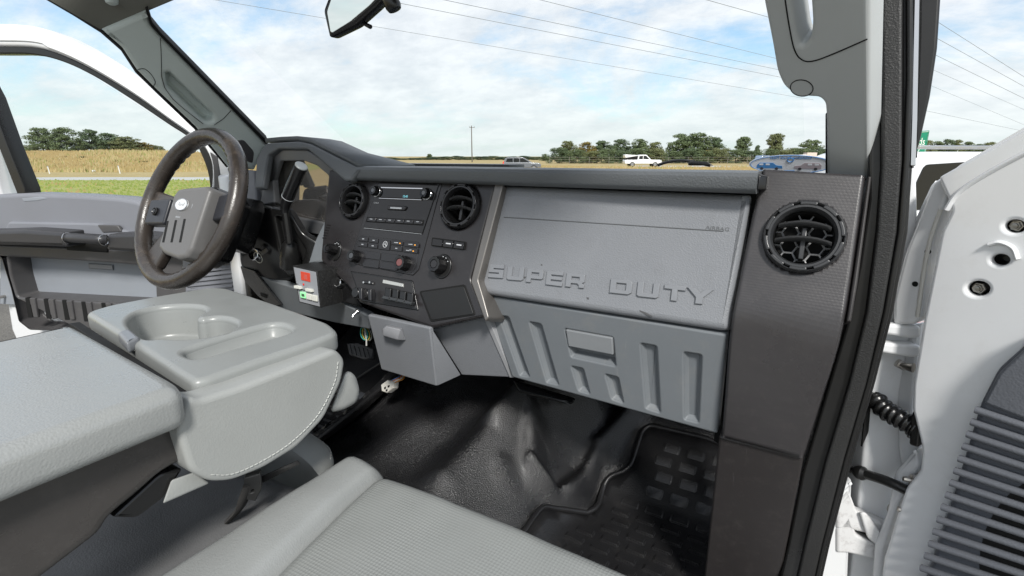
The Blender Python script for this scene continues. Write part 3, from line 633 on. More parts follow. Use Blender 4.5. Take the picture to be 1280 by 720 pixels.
# inner bezel and lens
SI = Surf(aY(380, 240, .94), (-.12, -1, 0))
slab('cluster_bezel', S3(aY(330, 210, .925), aY(425, 215, .895), aY(335, 260, .935)), [(323, 262), (324, 203), (335, 189), (380, 185), (434, 222), (412, 296), (380, 290), (345, 280)], -.012, 0, mat('bezel_grey', (.15, .153, .158), .45, grain=.2, gs=600), dash, .003, .006, holes=[[(343, 225), (350.5, 201.5), (380, 201), (396, 207), (418, 226), (407, 279), (368, 271), (340, 262)]], hr=.006)
slab('bezel_wing', S3(aY(330, 230, .905), aY(343, 226, .91), aY(322, 258, .905)), [(323, 262), (331, 226), (341, 226), (345, 262)], -.02, 0, mat('wing_silver', (.20, .205, .215), .4), dash, .003, .003)
lens = slab('cluster_lens', SI, [(336, 288), (340, 196), (432, 196), (420, 300)], -.004, 0, mat('lens_smoke', (.50, .47, .44), .03, .5, metal=.75, var=0, rv=0), dash, .001)
# grey surround right of cluster with slots
slab('cluster_surround', SK, [(412, 227), (422, 226.5), (404, 327), (385, 330), (394, 300), (406, 275)], -.05, -.001, glovegrey, dash, .004, .004)
for k in range(6):
    x = 408.5-1.1*k; y = 280.5+3.2*k; slab('vent_slot', SK, [(x, y), (x+5, y+.6), (x+4.8, y+2), (x-.2, y+1.4)], -.002, .0005, blackmatte, dash, .0003)
# --- lower driver side trim
SD = S3(aY(330, 350, .86), aY(459, 395, .83), aY(350, 380, .88))
slab('knee_bolster', SD, [(302, 334), (336, 350), (390, 366), (422, 376), (462, 396), (462, 412), (420, 404), (352, 388), (328, 372)], -.02, 0, glovegrey, dash, .004, .004)
slab('knee_bolster_dark', SD, [(300, 333), (318, 339), (352, 382), (340, 384), (322, 370), (305, 350)], -.02, .006, blackpl, dash, .003, .003)
slab('column_opening', SD, [(325, 366), (334, 369), (333, 373), (326, 370)], -.01, .0075, blackmatte, dash, .0005)
hull('driver_shelf', [aY(384, 330, .82), aY(403, 326, .82), aY(436, 357, .82), aY(455, 385, .82), aY(430, 378, .82), aY(392, 362, .82)]+[aY(390, 332, .9), aY(436, 357, .9), aY(450, 385, .9), aY(392, 362, .9)], blackpl, dash, .004)
# loose under-dash pieces
hull('under_dash_bracket', [aY(352, 385, .9), aY(362, 387, .9), aY(362, 412, .9), aY(352, 412, .9), aY(352, 385, .96), aY(362, 412, .96)], blackpl, dash, .002)
hull('column_bracket', [aY(342, 384, .87), aY(350, 386, .87), aY(351, 402, .87), aY(343, 402, .87), aY(344, 384, .90), aY(351, 402, .90)], blackpl, dash, .002)
lathe('lighter_socket', aY(422.5, 353, .812), SK.n, [(.013, -.01), (.013, .003), (.0115, .005), (.0095, .0045), (.009, -.004), (0, -.004)], chrome, dash, 28)
lathe('socket_cap', aY(422.5, 353, .812)+SK.n*.0, SK.n, [(.0088, -.004), (.0086, .003), (.005, .0035), (0, .003)], blackpl, dash, 24)
slab('connector_plate', SD, [(412, 366), (420, 368), (430, 376), (424, 378), (413, 372)], 0, .004, mat('brass_plate', (.32, .27, .18), .4, metal=.6), dash, .001)
tg = tube('toggle_switch', [aY(447, 389, .81), aY(440, 396, .795)], [.0035, .0022], chrome, dash, 10)
lathe('toggle_collar', aY(447, 389, .812), (aY(440, 396, .795)-aY(447, 389, .81)), [(.006, -.002), (.006, .003), (.004, .004), (0, .004)], chrome, tg, 14)
# ================================================================== STEERING WHEEL AND COLUMN
wc = aY(236, 259, .68); TL = R_(25)
wn = V((0, -math.cos(TL), math.sin(TL))); SW = Surf(wc, wn)
sw_ = empty('steering_wheel', wc, 'worn dark leather steering wheel with grey hub on the driver side', 'steering wheel')
vs = []; fs = []; NA, NB = 96, 14; RW = .188
for i in range(NA):
    a = 2*math.pi*i/NA
    rr = .0182*(1+.08*abs(math.sin(a))**2)
    top = max(0, math.sin(a)); bumps = .0012*math.sin(a*46)*(1 if .3 < (a % math.pi) < 2.6 else .2)
    for j in range(NB):
        b = 2*math.pi*j/NB; r2 = rr+(bumps if math.cos(b) < -.2 else 0)
        rad = RW+r2*1.0*math.cos(b); vs.append(SW.q(rad*math.cos(a), rad*math.sin(a), r2*1.12*math.sin(b)))
for i in range(NA):
    for j in range(NB): fs.append((i*NB+j, ((i+1) % NA)*NB+j, ((i+1) % NA)*NB+(j+1) % NB, i*NB+(j+1) % NB))
bm = bmesh.new(); bv = [bm.verts.new(v) for v in vs]; [bm.faces.new([bv[i] for i in f]) for f in fs]
frombm('rim', bm, wheelm, sw_, 80)
def spoke(a0, a1, r0=.062, r1=.178):
    pts = [(r0*math.cos(R_(a0-8)), r0*math.sin(R_(a0-8))), (r1*math.cos(R_(a0)), r1*math.sin(R_(a0))), (r1*1.02*math.cos(R_((a0+a1)/2)), r1*1.02*math.sin(R_((a0+a1)/2))), (r1*math.cos(R_(a1)), r1*math.sin(R_(a1))), (r0*math.cos(R_(a1+8)), r0*math.sin(R_(a1+8)))]
    return slab('spoke', SW, pts, -.022, .004, wheelm, sw_, .008, .012, px=False, res=3)
spoke(168, 196); spoke(-16, 12); spoke(226, 250); spoke(290, 314)
SWH = Surf(wc+wn*.045, wn)
hubo = [(216.5, 243), (222.5, 235.5), (232, 234), (258, 231.5), (262, 237), (237.5, 312), (231, 321.5), (221, 324), (203, 317), (196.5, 309)]
hub = slab('hub_pad', SW, hubo, -.03, .045, hubm, sw_, .010, .006, res=4)
slab('hub_rear_cover', SW, [(222, 237), (268, 232), (274, 244), (247, 316), (228, 326), (200, 316)], -.075, .012, blackpl, sw_, .008, .01)
for (a, b) in (((209.3, 276), (203.6, 303)), ((219.7, 275), (214, 303)), ((230.6, 273.5), (224.7, 303))):
    slab('hub_slot', SW, [(a[0]-1.2, a[1]), (a[0]+1.6, a[1]), (b[0]+1.6, b[1]), (b[0]-1.2, b[1])], .030, .0454, blackmatte, hub, .0002, .001)
u, v = SW.loc(228, 256, .045)
em = lathe('emblem', SW.q(u, v, .044), wn, [(.0145, 0), (.0145, .003), (.0135, .0042), (.0125, .0036), (0, .004)], mat('emblem_silver', (.78, .79, .80), .3, metal=.2), hub, 32, ell=1.75)
text('emblem_script', SW, 'Ford', u-.0135, v-.004, .013, .0476, .0484, mat('emblem_grey', (.35, .36, .38), .4), hub, slant=.3)
tube('emblem_rim', [SW.q(u+.0245*math.cos(a), v+.0138*math.sin(a), .0475) for a in [2*math.pi*k/32 for k in range(32)]], .0012, chrome, hub, 6, True)
text('hub_print', SW, 'AIRBAG', u-.013, v-.032, .006, .0448, .0455, MATS['dim_print'], hub)
for s in (-1, 1): text('horn_print', SW, '(' if s < 0 else ')', u+s*.042-.002, v-.004, .012, .0448, .0455, MATS['dim_print'], hub)
sp = slab('cruise_switch_pad', SW, [(188, 249.5), (213, 248.5), (203.5, 280), (179.5, 280)], -.005, .026, mat('switch_navy_black', (.018, .019, .024), .35), sw_, .005, .006)
lathe('cruise_button', SW.p3(195, 264.5, .026), wn, [(.0105, 0), (.0105, .004), (.0085, .0055), (.0065, .003), (.0055, .003), (.005, .0055), (0, .006)], blackpl, sp, 28)
slab('cruise_switch_pad', SW, [(272, 245), (286, 240), (280, 272), (264, 276)], -.005, .02, MATS['switch_navy_black'], sw_, .005, .006)

col = empty('steering_column', wc+V((0, .2, -.12)), 'black steering column shroud with ignition lock and shifter boot', 'steering column')
ax = V((0, math.cos(TL), -math.sin(TL)))
S0c = Surf(wc, ax)
def ringc(d, wx, wz, dz=0):
    return [S0c.q(wx*sx, wz*sz+dz, d) for sx, sz in ((-.8, -1), (.8, -1), (1, -.6), (1, .6), (.75, 1), (-.75, 1), (-1, .6), (-1, -.6))]
hull('upper_shroud', ringc(.075, .062, .062)+ringc(.15, .075, .075), blackpl, col, .008)
cY = lambda x, y, d: aY(x, y, d*1.085)
hull('lower_shroud', [cY(299, 300, .78), cY(312, 283, .76), cY(322, 256, .78), cY(345, 252, .82), cY(352, 262, .80), cY(372, 338, .80), cY(374, 360, .82), cY(350, 358, .80), cY(322, 345, .79), cY(300, 332, .79), cY(350, 250, .92), cY(392, 350, .93), cY(330, 345, .93), cY(320, 262, .92), cY(386, 300, .90)], blackpl, col, .008)
hull('shroud_collar', [cY(286, 236, .74), cY(300, 240, .76), cY(310, 262, .76), cY(304, 300, .76), cY(270, 330, .72), cY(262, 322, .71), cY(300, 238, .80), cY(312, 262, .80), cY(306, 298, .80), cY(285, 330, .78)], mat('collar_black', (.018, .017, .017), .4, grain=.2, gs=500), col, .008)
SC_ = S3(cY(324, 318, .782), cY(334, 318, .782), cY(324, 330, .775))
lk = lathe('ignition_lock', cY(324, 317, .765)+V((.0, -.012, 0)), V((.25, -1, .2)), [(.0175, -.01), (.0175, .004), (.0155, .007), (.012, .006), (0, .006)], chrome, col, 32)
e = empty('ignition_key', cY(326, 316, .77), 'flat metal key in the ignition lock with a wire ring hanging from it', 'key')
hull('key_head', [cY(325, 315, 0.733), cY(333, 310, .728), cY(335.5, 314, .728), cY(327, 320, 0.733), cY(325, 315, 0.737), cY(333, 310, 0.732), cY(335.5, 314, 0.732), cY(327, 320, 0.737)], mat('key_dark', (.07, .07, .07), .35, metal=.6), e, .0005)
rc = cY(322.5, 322, 0.735)
tube('wire_ring', [rc+V((.0172*math.cos(a), -.002*math.sin(a), .0145*math.sin(a))) for a in [2*math.pi*k/32 for k in range(32)]], .0009, mat('wire_pale', (.75, .72, .62), .4, metal=.3), e, 6, True)
# shift boot
SBt = S3(cY(350, 270, .77), cY(395, 300, .80), cY(362, 345, .78))
bt = slab('boot_frame', SBt, [(336, 258), (360, 262), (378, 292), (398, 304), (396, 320), (383, 340), (362, 347), (351, 335)], -.02, .006, mat('boot_gloss', (.011, .011, .011), .22, .55), col, .006, .012, holes=[[(344, 270), (360, 274), (372, 296), (382, 312), (376, 330), (362, 336), (356, 326)]], hr=.008, res=3)
slab('boot_floor', SBt, [(340, 264), (362, 268), (374, 294), (388, 306), (379, 335), (360, 341)], -.018, -.010, blackmatte, col, .003, .006)
lathe('boot_bellows', cY(363, 333, .765), (cY(361, 285, .755)-cY(363, 333, .765)), [(.026, 0), (.027, .012), (.025, .02), (.026, .03), (.022, .045), (.019, .06), (.012, .07), (0, .072)], rubbers, col, 24)
hull('column_stalk_hub', [cY(386, 318, .80), cY(400, 322, .80), cY(400, 338, .80), cY(386, 342, .80), cY(386, 318, .87), cY(402, 322, .87), cY(402, 338, .87)], blackpl, col, .005)
gl = empty('gear_lever', cY(362, 300, .785), 'black column gear lever with a pale oval end cap', 'gear lever')
gp = [cY(362, 304, .748), cY(358.5, 280, .748), cY(356, 264, .748)]
tube('stalk', smooth_path(gp, 5), [.009]*11, blackpl, gl, 14)
gt = [cY(355.5, 268, .748), cY(357, 256, .748), cY(362, 241, .748), cY(370, 222, .748), cY(376.5, 208, .748)]
pth = smooth_path(gt, 6); k = len(pth)
tube('grip', pth, [.0095+.0055*sstep(0, .45, i/k) for i in range(k)], mat('lever_black', (.012, .012, .013), .25, .55), gl, 22)
dv = (pth[-1]-pth[-3]).normalized()
lathe('end_cap', pth[-1], dv, [(.0148, 0), (.0148, .002), (.0132, .0035), (0, .0038)], mat('cap_grey', (.34, .36, .36), .35), gl, 28)
tube('grip_ring', [pth[10]+Surf(pth[10], dv, (1, 0, 0)).u*.0149*math.cos(a)+Surf(pth[10], dv, (1, 0, 0)).v*.0149*math.sin(a) for a in [2*math.pi*i/24 for i in range(24)]], .0008, MATS['dim_print'], gl, 5, True)
# ================================================================== TRAILER BRAKE CONTROLLER
SQ = S3(aY(367, 334, .755), aY(396, 341, .755), aY(376, 380, .752))
bc = empty('brake_controller', SQ.p3(390, 360, -.03), 'black box control unit with red display and white buttons under the dash', 'control unit')
case = slab('case', SQ, [(365.5, 332), (396, 339), (401, 385), (373.5, 378)], -.075, 0, mat('crackle_black', (.012, .012, .012), .45, .6, grain=1.0, gs=260, dirt=.35, dcol=(.12, .12, .12), dscale=200), bc, .002, .001)
case['label'] = 'textured black case'
slab('faceplate', SQ, [(367, 334), (394.6, 340.2), (399.4, 383.2), (374.6, 377)], 0, .0012, mat('face_grey', (.27, .28, .30), .45), bc, .0004)
slab('display', SQ, [(375.5, 339.2), (386.8, 341.6), (387.4, 352.6), (376.2, 350)], .001, .0028, mat('display_red', (.42, .045, .025), .25, emis=(.8, .08, .04, .25)), bc, .0006)
slab('display_digit', SQ, [(380, 343), (383.6, 343.8), (384, 349.6), (380.4, 348.8)], .002, .0031, mat('digit_red', (.5, .1, .08), .3), bc, .0002)
lathe('red_lamp', SQ.p3(379.6, 355.6, .001), SQ.n, [(.0028, 0), (.0028, .001), (.001, .002), (0, .002)], mat('lamp_red', (.6, .03, .02), .3), bc, 16)
for (x, y) in ((367, 357), (381, 360.6)):
    slab('slider', SQ, [(x, y), (x+7.5, y+1.4), (x+8, y+4.6), (x+.5, y+3.4)], .001, .009, mat('button_cream', (.66, .66, .60), .4), bc, .0008, 0)
slab('slider_track', SQ, [(374, 361), (392, 365), (392, 366), (374, 362)], .0008, .0016, blackmatte, bc, .0002)
for i, (x, y) in enumerate(((374.5, 364.6), (382, 366.6), (389, 368.4))):
    b_ = slab('push_button', SQ, [(x, y), (x+6.4, y+1.6), (x+7, y+8.8), (x+.8, y+7.4)], .001, .006, mat('button_green', (.35, .75, .42), .4, emis=(.2, 1, .3, .25)) if i == 0 else MATS['button_cream'], bc, .001, .001)
slab('button_core', SQ, [(376.5, 367), (380, 367.8), (380.4, 371), (377, 370.4)], .004, .0068, mat('core_dark', (.05, .12, .06), .4), bc, .0004)
text('faceplate_print', SQ, 'GAIN', *SQ.loc(369.5, 355.5, .0014), .0042, .0012, .0015, blackmatte, bc)
# ================================================================== SEATS
def cushion(x0, x1, y0, y1, z, edge, name, m, par, crown=.01, nx=60, ny=70, seamfn=None, drop=.16, x0f=None, x1f=None, fr=.07, lift=None):
    """upholstered top with rolled front and sides, down to a hidden underside"""
    def fn(u, v):
        yy = y0+(y1-y0)*v
        a = x0f(yy) if x0f else x0; b = x1f(yy) if x1f else x1
        x = a+(b-a)*u
        zz = z+crown*(1-(2*u-1)**2)
        du = min(u*(b-a), 9) if edge[0] else 9; dv = (1-u)*(b-a) if edge[1] else 9
        for d, rr in ((du, .045), (dv, .045)):
            if d < rr: zz -= drop*(1-math.sqrt(max(0, 1-(1-d/rr)**2)))**1.0*.6
        d = (1-v)*(y1-y0)
        if d < fr: zz -= drop*(1-math.sqrt(max(0, 1-(1-d/fr)**2)))
        if lift: zz += lift(x, yy, u, v)
        zz += .0016*noise.noise(V((x*16, yy*16, z*3)))+.0034*noise.noise(V((x*5, yy*5, 7)))
        return V((x, yy, EYE+zz))
    return grid(name, fn, nx, ny, m, par, 80)
ps = empty('passenger_seat', (-.4, .3, EYE-.62), 'pale grey vinyl passenger seat cushion with textured insert and raised bolster', 'seat')
seamx = lambda y: -.618+.055*max(0, (.57-y)/.3)**1.2
YF = .612
z0s = -.548
cushion(-.725, 0, -.15, YF, z0s, (1, 0), 'bolster', leather2, ps, .015, 26, 90, x1f=seamx, fr=.055, lift=lambda x, y, u, v: -.020*sstep(.80, 1, u)**2)
ins = cushion(0, -.03, -.15, YF, z0s-.003, (0, 1), 'insert', insertm, ps, .012, 64, 90, x0f=seamx, fr=.06, lift=lambda x, y, u, v: -.010*(1-sstep(0, .025, u)))
# cross seam of the insert and its stitching
tube('seam', [V((seamx(y)+.002, y, EYE+z0s-.0145)) for y in [-.1+.65*i/40 for i in range(41)]], .003, mat('seam_shadow_vinyl', (.22, .235, .235), .5), ps, 6)
hull('seat_base', [(x, y, EYE+z) for x in (-.70, -.06) for (y, z) in ((-.15, -.62), (.54, -.64), (.52, -.80), (-.15, -.80))], blackpl, ps, .02)
def stitches(path, step, ln, r, m, par, off):
    """row of thread stitches along a path, one joined part"""
    bm = bmesh.new(); acc = 0; P = smooth_path(path, 14); d = 0; nxt = 0
    L_ = [0]
    for a, b in zip(P, P[1:]): L_.append(L_[-1]+(b-a).length)
    def at(s):
        for i in range(len(P)-1):
            if L_[i+1] >= s: t = (s-L_[i])/max(L_[i+1]-L_[i], 1e-9); return P[i].lerp(P[i+1], t)
        return P[-1]
    s = 0
    while s+ln < L_[-1]: tube('', [at(s)+off, at(s+ln*.5)+off*1.3, at(s+ln)+off], r, None, None, 5, bm_in=bm); s += step
    o = frombm('stitching', bm, m, par); o['kind'] = 'stuff'; return o
thread = mat('thread_pale', (.46, .47, .45), .7)
ms = empty('middle_seat', (-.93, .3, EYE-.65), 'grey middle seat cushion coloured darker for shade under the fold-down console', 'seat')
cushion(-1.16, -.735, -.15, .56, -.585, (1, 1), 'cushion', midvinyl, ms, -.01, 40, 60, fr=.09)
hull('seat_base', [(x, y, EYE+z) for x in (-1.14, -.75) for (y, z) in ((-.15, -.66), (.5, -.68), (.5, -.80), (-.15, -.80))], blackpl, ms, .02)
# pale front roll of the middle cushion
def roll(u, v):
    a = u*math.pi*1.15-.25; x = -1.15+.40*v
    e_ = math.sqrt(max(.02, 1-(abs(2*v-1))**5))
    return V((x, .545+.075*math.sin(a)*e_, EYE-.60+.062*math.cos(a)*e_+.004))
grid('front_roll', roll, 18, 40, leather, ms, 80)
stitches([roll(.36, v) for v in (.1, .3, .5, .7, .9, .97)], .0070, .0050, .0009, thread, ms, V((0, .001, .001)))
ds = empty('driver_seat', (-1.4, .25, EYE-.6), 'grey driver seat cushion behind the console', 'seat')
cushion(-1.72, -1.2, -.2, .54, -.55, (1, 1), 'cushion', leather, ds, .01, 30, 40)
hull('seat_base', [(x, y, EYE+z) for x in (-1.7, -1.22) for (y, z) in ((-.2, -.62), (.48, -.64), (.48, -.80), (-.2, -.80))], blackpl, ds, .02)
# ================================================================== FOLD-DOWN CONSOLE
cx = -.648
con = empty('console', (-.88, .4, EYE-.5), 'pale grey fold-down centre console with cup holders and armrest pad', 'console')
SX = Surf((cx, 0, EYE), (1, 0, 0))
side_o = [(236, 497), (252, 499), (300, 484), (380, 453), (421, 436), (433, 450), (428, 478), (406, 524), (372, 560), (330, 586), (290, 602), (262, 603), (238, 590), (222, 540)]
body = slab('vinyl_skirt', SX, side_o, -.045, 0, leather, con, .008, .012, res=4)
slab('console_core', SX, [(240, 530), (420, 470), (425, 482), (404, 524), (370, 560), (330, 586), (290, 600), (250, 592)], -.462, -.045, leather, con, .01)
st = [SX.p3(*p, -.012) for p in ((430, 452), (425, 482), (404, 527), (371, 563), (331, 589), (292, 604), (262, 605), (240, 593))]
stitches([SX.p3(*p, .0) for p in ((422, 452), (417, 479), (397, 518), (364, 552), (325, 577), (290, 592), (262, 593))], .0070, .0050, .0009, thread, con, V((.0012, 0, 0)))
ZT = -.296
ST = Surf((-.88, .4, EYE+ZT), (0, 0, 1), (0, 1, 0))
top_o = [ST.loc(*p, -.020) for p in ((109, 405), (140, 395), (200, 383), (262, 371.5), (285, 372), (345, 393), (413, 419), (425, 431), (395, 444), (330, 467), (262, 493), (243, 497), (222, 483), (165, 442))]
cup = [ST.loc(*p) for p in ((158, 405), (163, 397), (172, 391), (190, 386.5), (208, 384), (230, 383), (248, 384), (257, 387), (258, 391.5), (250, 396), (245, 399.5), (252, 401), (262, 399), (274, 398), (286, 400), (296, 404), (297, 409), (290, 415), (280, 419.5), (262, 423), (240, 426), (222, 426.5), (204, 425), (190, 427), (178, 424), (168, 417))]
tray = [ST.loc(*p) for p in ((224, 442), (252, 432), (290, 420), (325, 410), (340, 406.5), (354, 407), (366, 413), (364, 418), (330, 428), (290, 439), (262, 448), (244, 452))]
def chaikin(P, n=2):
    for _ in range(n):
        Q = []
        for i in range(len(P)): a, b = V(P[i]), V(P[(i+1) % len(P)]); Q += [a*.75+b*.25, a*.25+b*.75]
        P = Q
    return P
cup = chaikin(cup); tray = chaikin(tray)
slab('cup_tray', ST, top_o, -.032, .004, trayplastic, con, .009, .018, holes=[cup, tray], px=False, res=4)
pocket('cup_well', ST, cup, [(-.0008, -.004), (.001, -.012), (.0035, -.055), (.0055, -.060), (.008, -.0615)], trayplastic, con)
pocket('pen_tray', ST, tray, [(-.0008, -.004), (.001, -.008), (.004, -.020), (.007, -.022)], trayplastic, con)
slab('hinge_tab', ST, [(146, 415), (162, 410), (175, 421), (158, 428)], -.01, .010, mat('tab_grey', (.20, .21, .225), .35), con, .005, .006)
slab('hinge_gap', ST, [(86, 404), (100, 402), (246, 496), (226, 497)], -.09, -.012, blackmatte, con, .002)
# armrest pad and its plastic back shell
SP = Surf((-.88, .1, EYE-.268), (0, 0, 1), (0, 1, 0))
pad_o = [SP.loc(*p, 0) for p in ((92, 404), (222, 474), (227, 484))]
pad_o = [(-.220, pad_o[0][1]), (pad_o[0][0], pad_o[0][1]), pad_o[1], pad_o[2], (SP.loc(0, 565)[0], SP.loc(0, 565)[1]), (SP.loc(0, 565)[0], -.42), (-.220, -.42)]
slab('armrest_pad', SP, pad_o[1:-1]+[(pad_o[1][0]-.02, -.42)], -.055, 0, leather2, con, .018, .014, px=False, res=5)
SY = Surf((-.672, 0, EYE), (1, 0, 0))
shell_o = [(-60, 640), (0, 612), (100, 563), (205, 508), (232, 509), (239, 530), (240, 574), (206, 590), (178, 616), (139, 648), (128, 668), (62, 719), (20, 750), (-60, 800)]
slab('back_shell', SY, shell_o, -.43, 0, shellpl, con, .014, .014, res=5)
slab('shell_hinge_arm', SY, [(230, 585), (206, 622), (172, 648), (140, 647), (150, 638), (200, 592)], -.06, -.012, blackpl, con, .004, .006)
hull('vinyl_flap', [SX.p3(*p, wv) for p in ((243, 590), (262, 604), (232, 616), (203, 630), (214, 600)) for wv in (-.03, -.04)], leather, con, .003)
# rounded vinyl end behind the skirt, towards the floor
def flap(u, v):
    return SX.p3(0, 0)
hull('skirt_return', [SX.p3(*p, wv) for p in ((432, 462), (444, 468), (450, 488), (446, 503), (430, 512), (412, 516)) for wv in (-.02, -.12)], leather, con, .012, 4)
# ================================================================== SEAT BELT BUCKLE
sb = empty('seat_belt_buckle', aZ(312, 615, -.52), 'dark metal seat belt buckle tongue between console and passenger seat', 'buckle')
SBk = S3(aZ(308, 600, -.49), aZ(324, 598, -.49), aZ(312, 625, -.535))
slab('tongue', SBk, [(305, 598), (325, 592), (327, 612), (319, 627), (304, 624)], -.008, .002, mat('buckle_metal', (.10, .10, .10), .35, metal=.7), sb, .002, .002, holes=[[(313.5, 613), (317, 612), (317, 616), (313.5, 617)]])
tube('webbing', smooth_path([SBk.p3(311, 604, -.002), SBk.p3(305, 622, 0), SBk.p3(300, 635, -.002), SBk.p3(288, 648, -.01)], 6), .013, mat('webbing_black', (.04, .038, .036), .8, grain=.6, gs=500), sb, 8, flat=.35)
hull('stalk', [SBk.p3(*p, wv) for p in ((325, 596), (372, 575), (376, 580), (326, 605)) for wv in (-.02, -.012)], blackpl, sb, .002)
# ================================================================== DRIVER DOOR (left, open)
DL = R_(70); hl = V((-1.70, 1.05, EYE)); dl = V((-math.sin(DL), -math.cos(DL), 0)); nl = V((math.cos(DL), -math.sin(DL), 0))
SDL = Surf(hl, nl)
dd = empty('driver_door', hl+dl*.4+V((0, 0, -.8)), 'open driver door with grey card, dark armrest and white window frame', 'door')
fr_out = [(-60, 30), (0, 29), (46, 33.6), (91.7, 52), (137.5, 79.4), (183, 111.5), (229, 146.7), (262, 178), (287, 207), (300, 250), (300, 300)]
fr_in = [(258, 300), (268, 222), (257, 186), (238, 169.6), (214, 152.8), (171, 122), (122, 91.7), (82.5, 71.8), (46, 60), (0, 58), (-60, 58)]
def sm2(P): return [(p.x, p.y) for p in smooth_path([V((a, b, 0)) for a, b in P], 5)]
slab('window_frame', SDL, sm2(fr_out)+sm2(fr_in), -.05, .012, white, dd, .012, 0, res=4)
tube('frame_lip', [SDL.p3(a, b-8 if a < 60 else b-5, .0125) for a, b in sm2(fr_in)[:-4]], .004, white, dd, 8)
bl_in = [(256, 300), (262, 232), (250, 190), (236, 172.5), (210.8, 155.8), (165, 125), (116, 94.7), (76.4, 76.4), (39.7, 67.8), (0, 67), (-60, 67)]
slab('window_seal', SDL, sm2([(-60, 57), (0, 57), (46, 59), (83, 71), (123, 91), (172, 121), (215, 152), (239, 169), (258, 185.5), (270, 222), (266, 300)])+sm2(bl_in), -.04, .004, rubbers, dd, .004, 0)
slab('rear_window_frame', SDL, [(-40, 60), (-24, 150), (2, 245), (-30, 260), (-80, 245)], -.05, .014, white, dd, .008)
slab('rear_window_seal', SDL, [(-30, 90), (-18, 150), (0, 188), (22, 244), (32, 244), (31, 236), (8, 180), (-14, 120)], -.04, .016, rubbers, dd, .003)
slab('glass_pane', SDL, [(-40, 60), (60, 60), (262, 190), (262, 260), (-10, 260)], -.022, -.018, glass, dd, .0005)
slab('pillar_divider', SDL, [(262, 190), (271, 196), (281, 260), (270, 262), (267, 222)], -.03, .016, doordark, dd, .003)
card = slab('upper_card', SDL, [(-60, 244), (0, 243), (33, 241.5), (100, 244), (150, 247.5), (170, 251), (185, 258), (215, 290), (300, 320), (300, 336), (-60, 300)], -.06, .035, doorgrey, dd, .014, .02, res=4)
slab('card_step', SDL, [(10, 277), (120, 279), (170, 292), (170, 300), (0, 296)], .02, .050, doorgrey, dd, .008, .01)
lathe('lock_knob', SDL.p3(41, 247, .015), (0, 0, 1), [(.009, -.02), (.009, .008), (.0075, .012), (0, .012)], blackpl, dd, 16)
slab('lock_surround', SDL, [(27, 248), (50, 246), (60, 248), (46, 251), (30, 252)], .03, .0365, bluegrey, dd, .002)
# lower dark card with pocket
outl = [(-60, 300), (0, 306), (170, 312), (235, 318), (300, 330), (300, 376), (232, 378), (225, 386), (100, 415), (36, 413), (22, 402), (12, 360), (0, 322), (-60, 322)]
poc = [(10, 321), (100, 326), (193, 333), (195, 381), (110, 376.5), (22, 371.5), (14, 345)]
slab('lower_card', SDL, outl, -.05, .045, doordark, dd, .008, .008, holes=[poc], hr=.012, res=3)
lp = rounded([SDL.loc(*p, .045) for p in poc], .012); pocket('map_pocket', SDL, lp, [(-.006, .040), (0, .038), (.004, -.03)], doordark, dd, floor=False)
slab('pocket_back', SDL, [(0, 315), (200, 326), (200, 390), (0, 380)], -.045, -.030, bluegrey, dd, .002)
slab('courtesy_lamp', SDL, [(110, 329), (141, 331), (141.5, 338), (110.5, 336)], -.03, -.026, mat('lamp_frame', (.16, .17, .185), .35), dd, .002, .002)
slab('courtesy_lamp_lens', SDL, [(111.5, 330.4), (140, 332), (140.4, 336.8), (112, 335)], -.026, -.0245, mat('lamp_lens', (.26, .27, .29), .2), dd, .001)
for x, y in ((31, 372), (54, 373.5), (77, 375), (101, 377), (126, 378.5), (151, 380), (177, 382)):
    slab('pocket_rib', SDL, [(x, y), (x+5, y+.3), (x+10, y+25), (x+4, y+25)], .030, .0465, blackmatte, dd, .0015, .003)
    slab('pocket_rib_wall', SDL, [(x+5.4, y+.6), (x+12, y+1), (x+16, y+25), (x+10.6, y+25)], .040, .052, doordark, dd, .003, .003)
# armrest with grab handle
arm = slab('armrest', SDL, [(-60, 290), (0, 288), (28, 287), (80, 290.5), (83, 309), (-60, 305)], .03, .12, mat('armrest_dark', (.035, .035, .038), .4, grain=.3, gs=450), dd, .014, .006, res=4)
slab('armrest_front', SDL, [(133, 293), (170, 292), (235, 299), (280, 312), (280, 324), (200, 317), (133, 313)], .03, .11, MATS['armrest_dark'], dd, .012, .006, res=4)
slab('switch_pod', SDL, [(121, 281), (147, 282), (152, 290), (128, 291)], .04, .053, doordark, dd, .003, .006)
slab('handle_cup', SDL, [(80, 289), (136, 292), (134, 316), (83, 313)], .02, .05, blackmatte, dd, .004)
gb = [SDL.p3(84, 297, .112), SDL.p3(96, 297.6, .122), SDL.p3(110, 298.5, .125), SDL.p3(124, 299.4, .122), SDL.p3(132, 300, .11)]
tube('grab_bar', smooth_path(gb, 5), .016, MATS['armrest_dark'], dd, 14)
for x, y in ((84.5, 297.5), (130, 300)):
    c = SDL.p3(x, y, .115); t = dl
    tube('chrome_band', [c+Surf(c, t).u*.0178*math.cos(a)+Surf(c, t).v*.0178*math.sin(a) for a in [2*math.pi*k/24 for k in range(24)]], .0022, chrome, dd, 6, True)
# speaker grille, low at the front of the door
spk = slab('speaker_grille', SDL, [(231, 340), (292, 330), (293, 374), (232, 381)], .0, .046, doorgrey, dd, .004, .004)
for k in range(7):
    y = 341+5.2*k; slab('grille_slat', SDL, [(233, y), (290, y-7.5+k*.6), (290, y-5+k*.6), (233, y+2.4)], .044, .052, doorgrey, spk, .002)
    w_ = [26, 32, 36, 36, 34, 28, 0][k]
    if w_: slab('grille_gap', SDL, [(272-w_, y-1.0), (276, y-4.4+k*.3), (276, y-2.2+k*.3), (272-w_, y+1.4)], .044, .0475, blackmatte, spk, .0004)
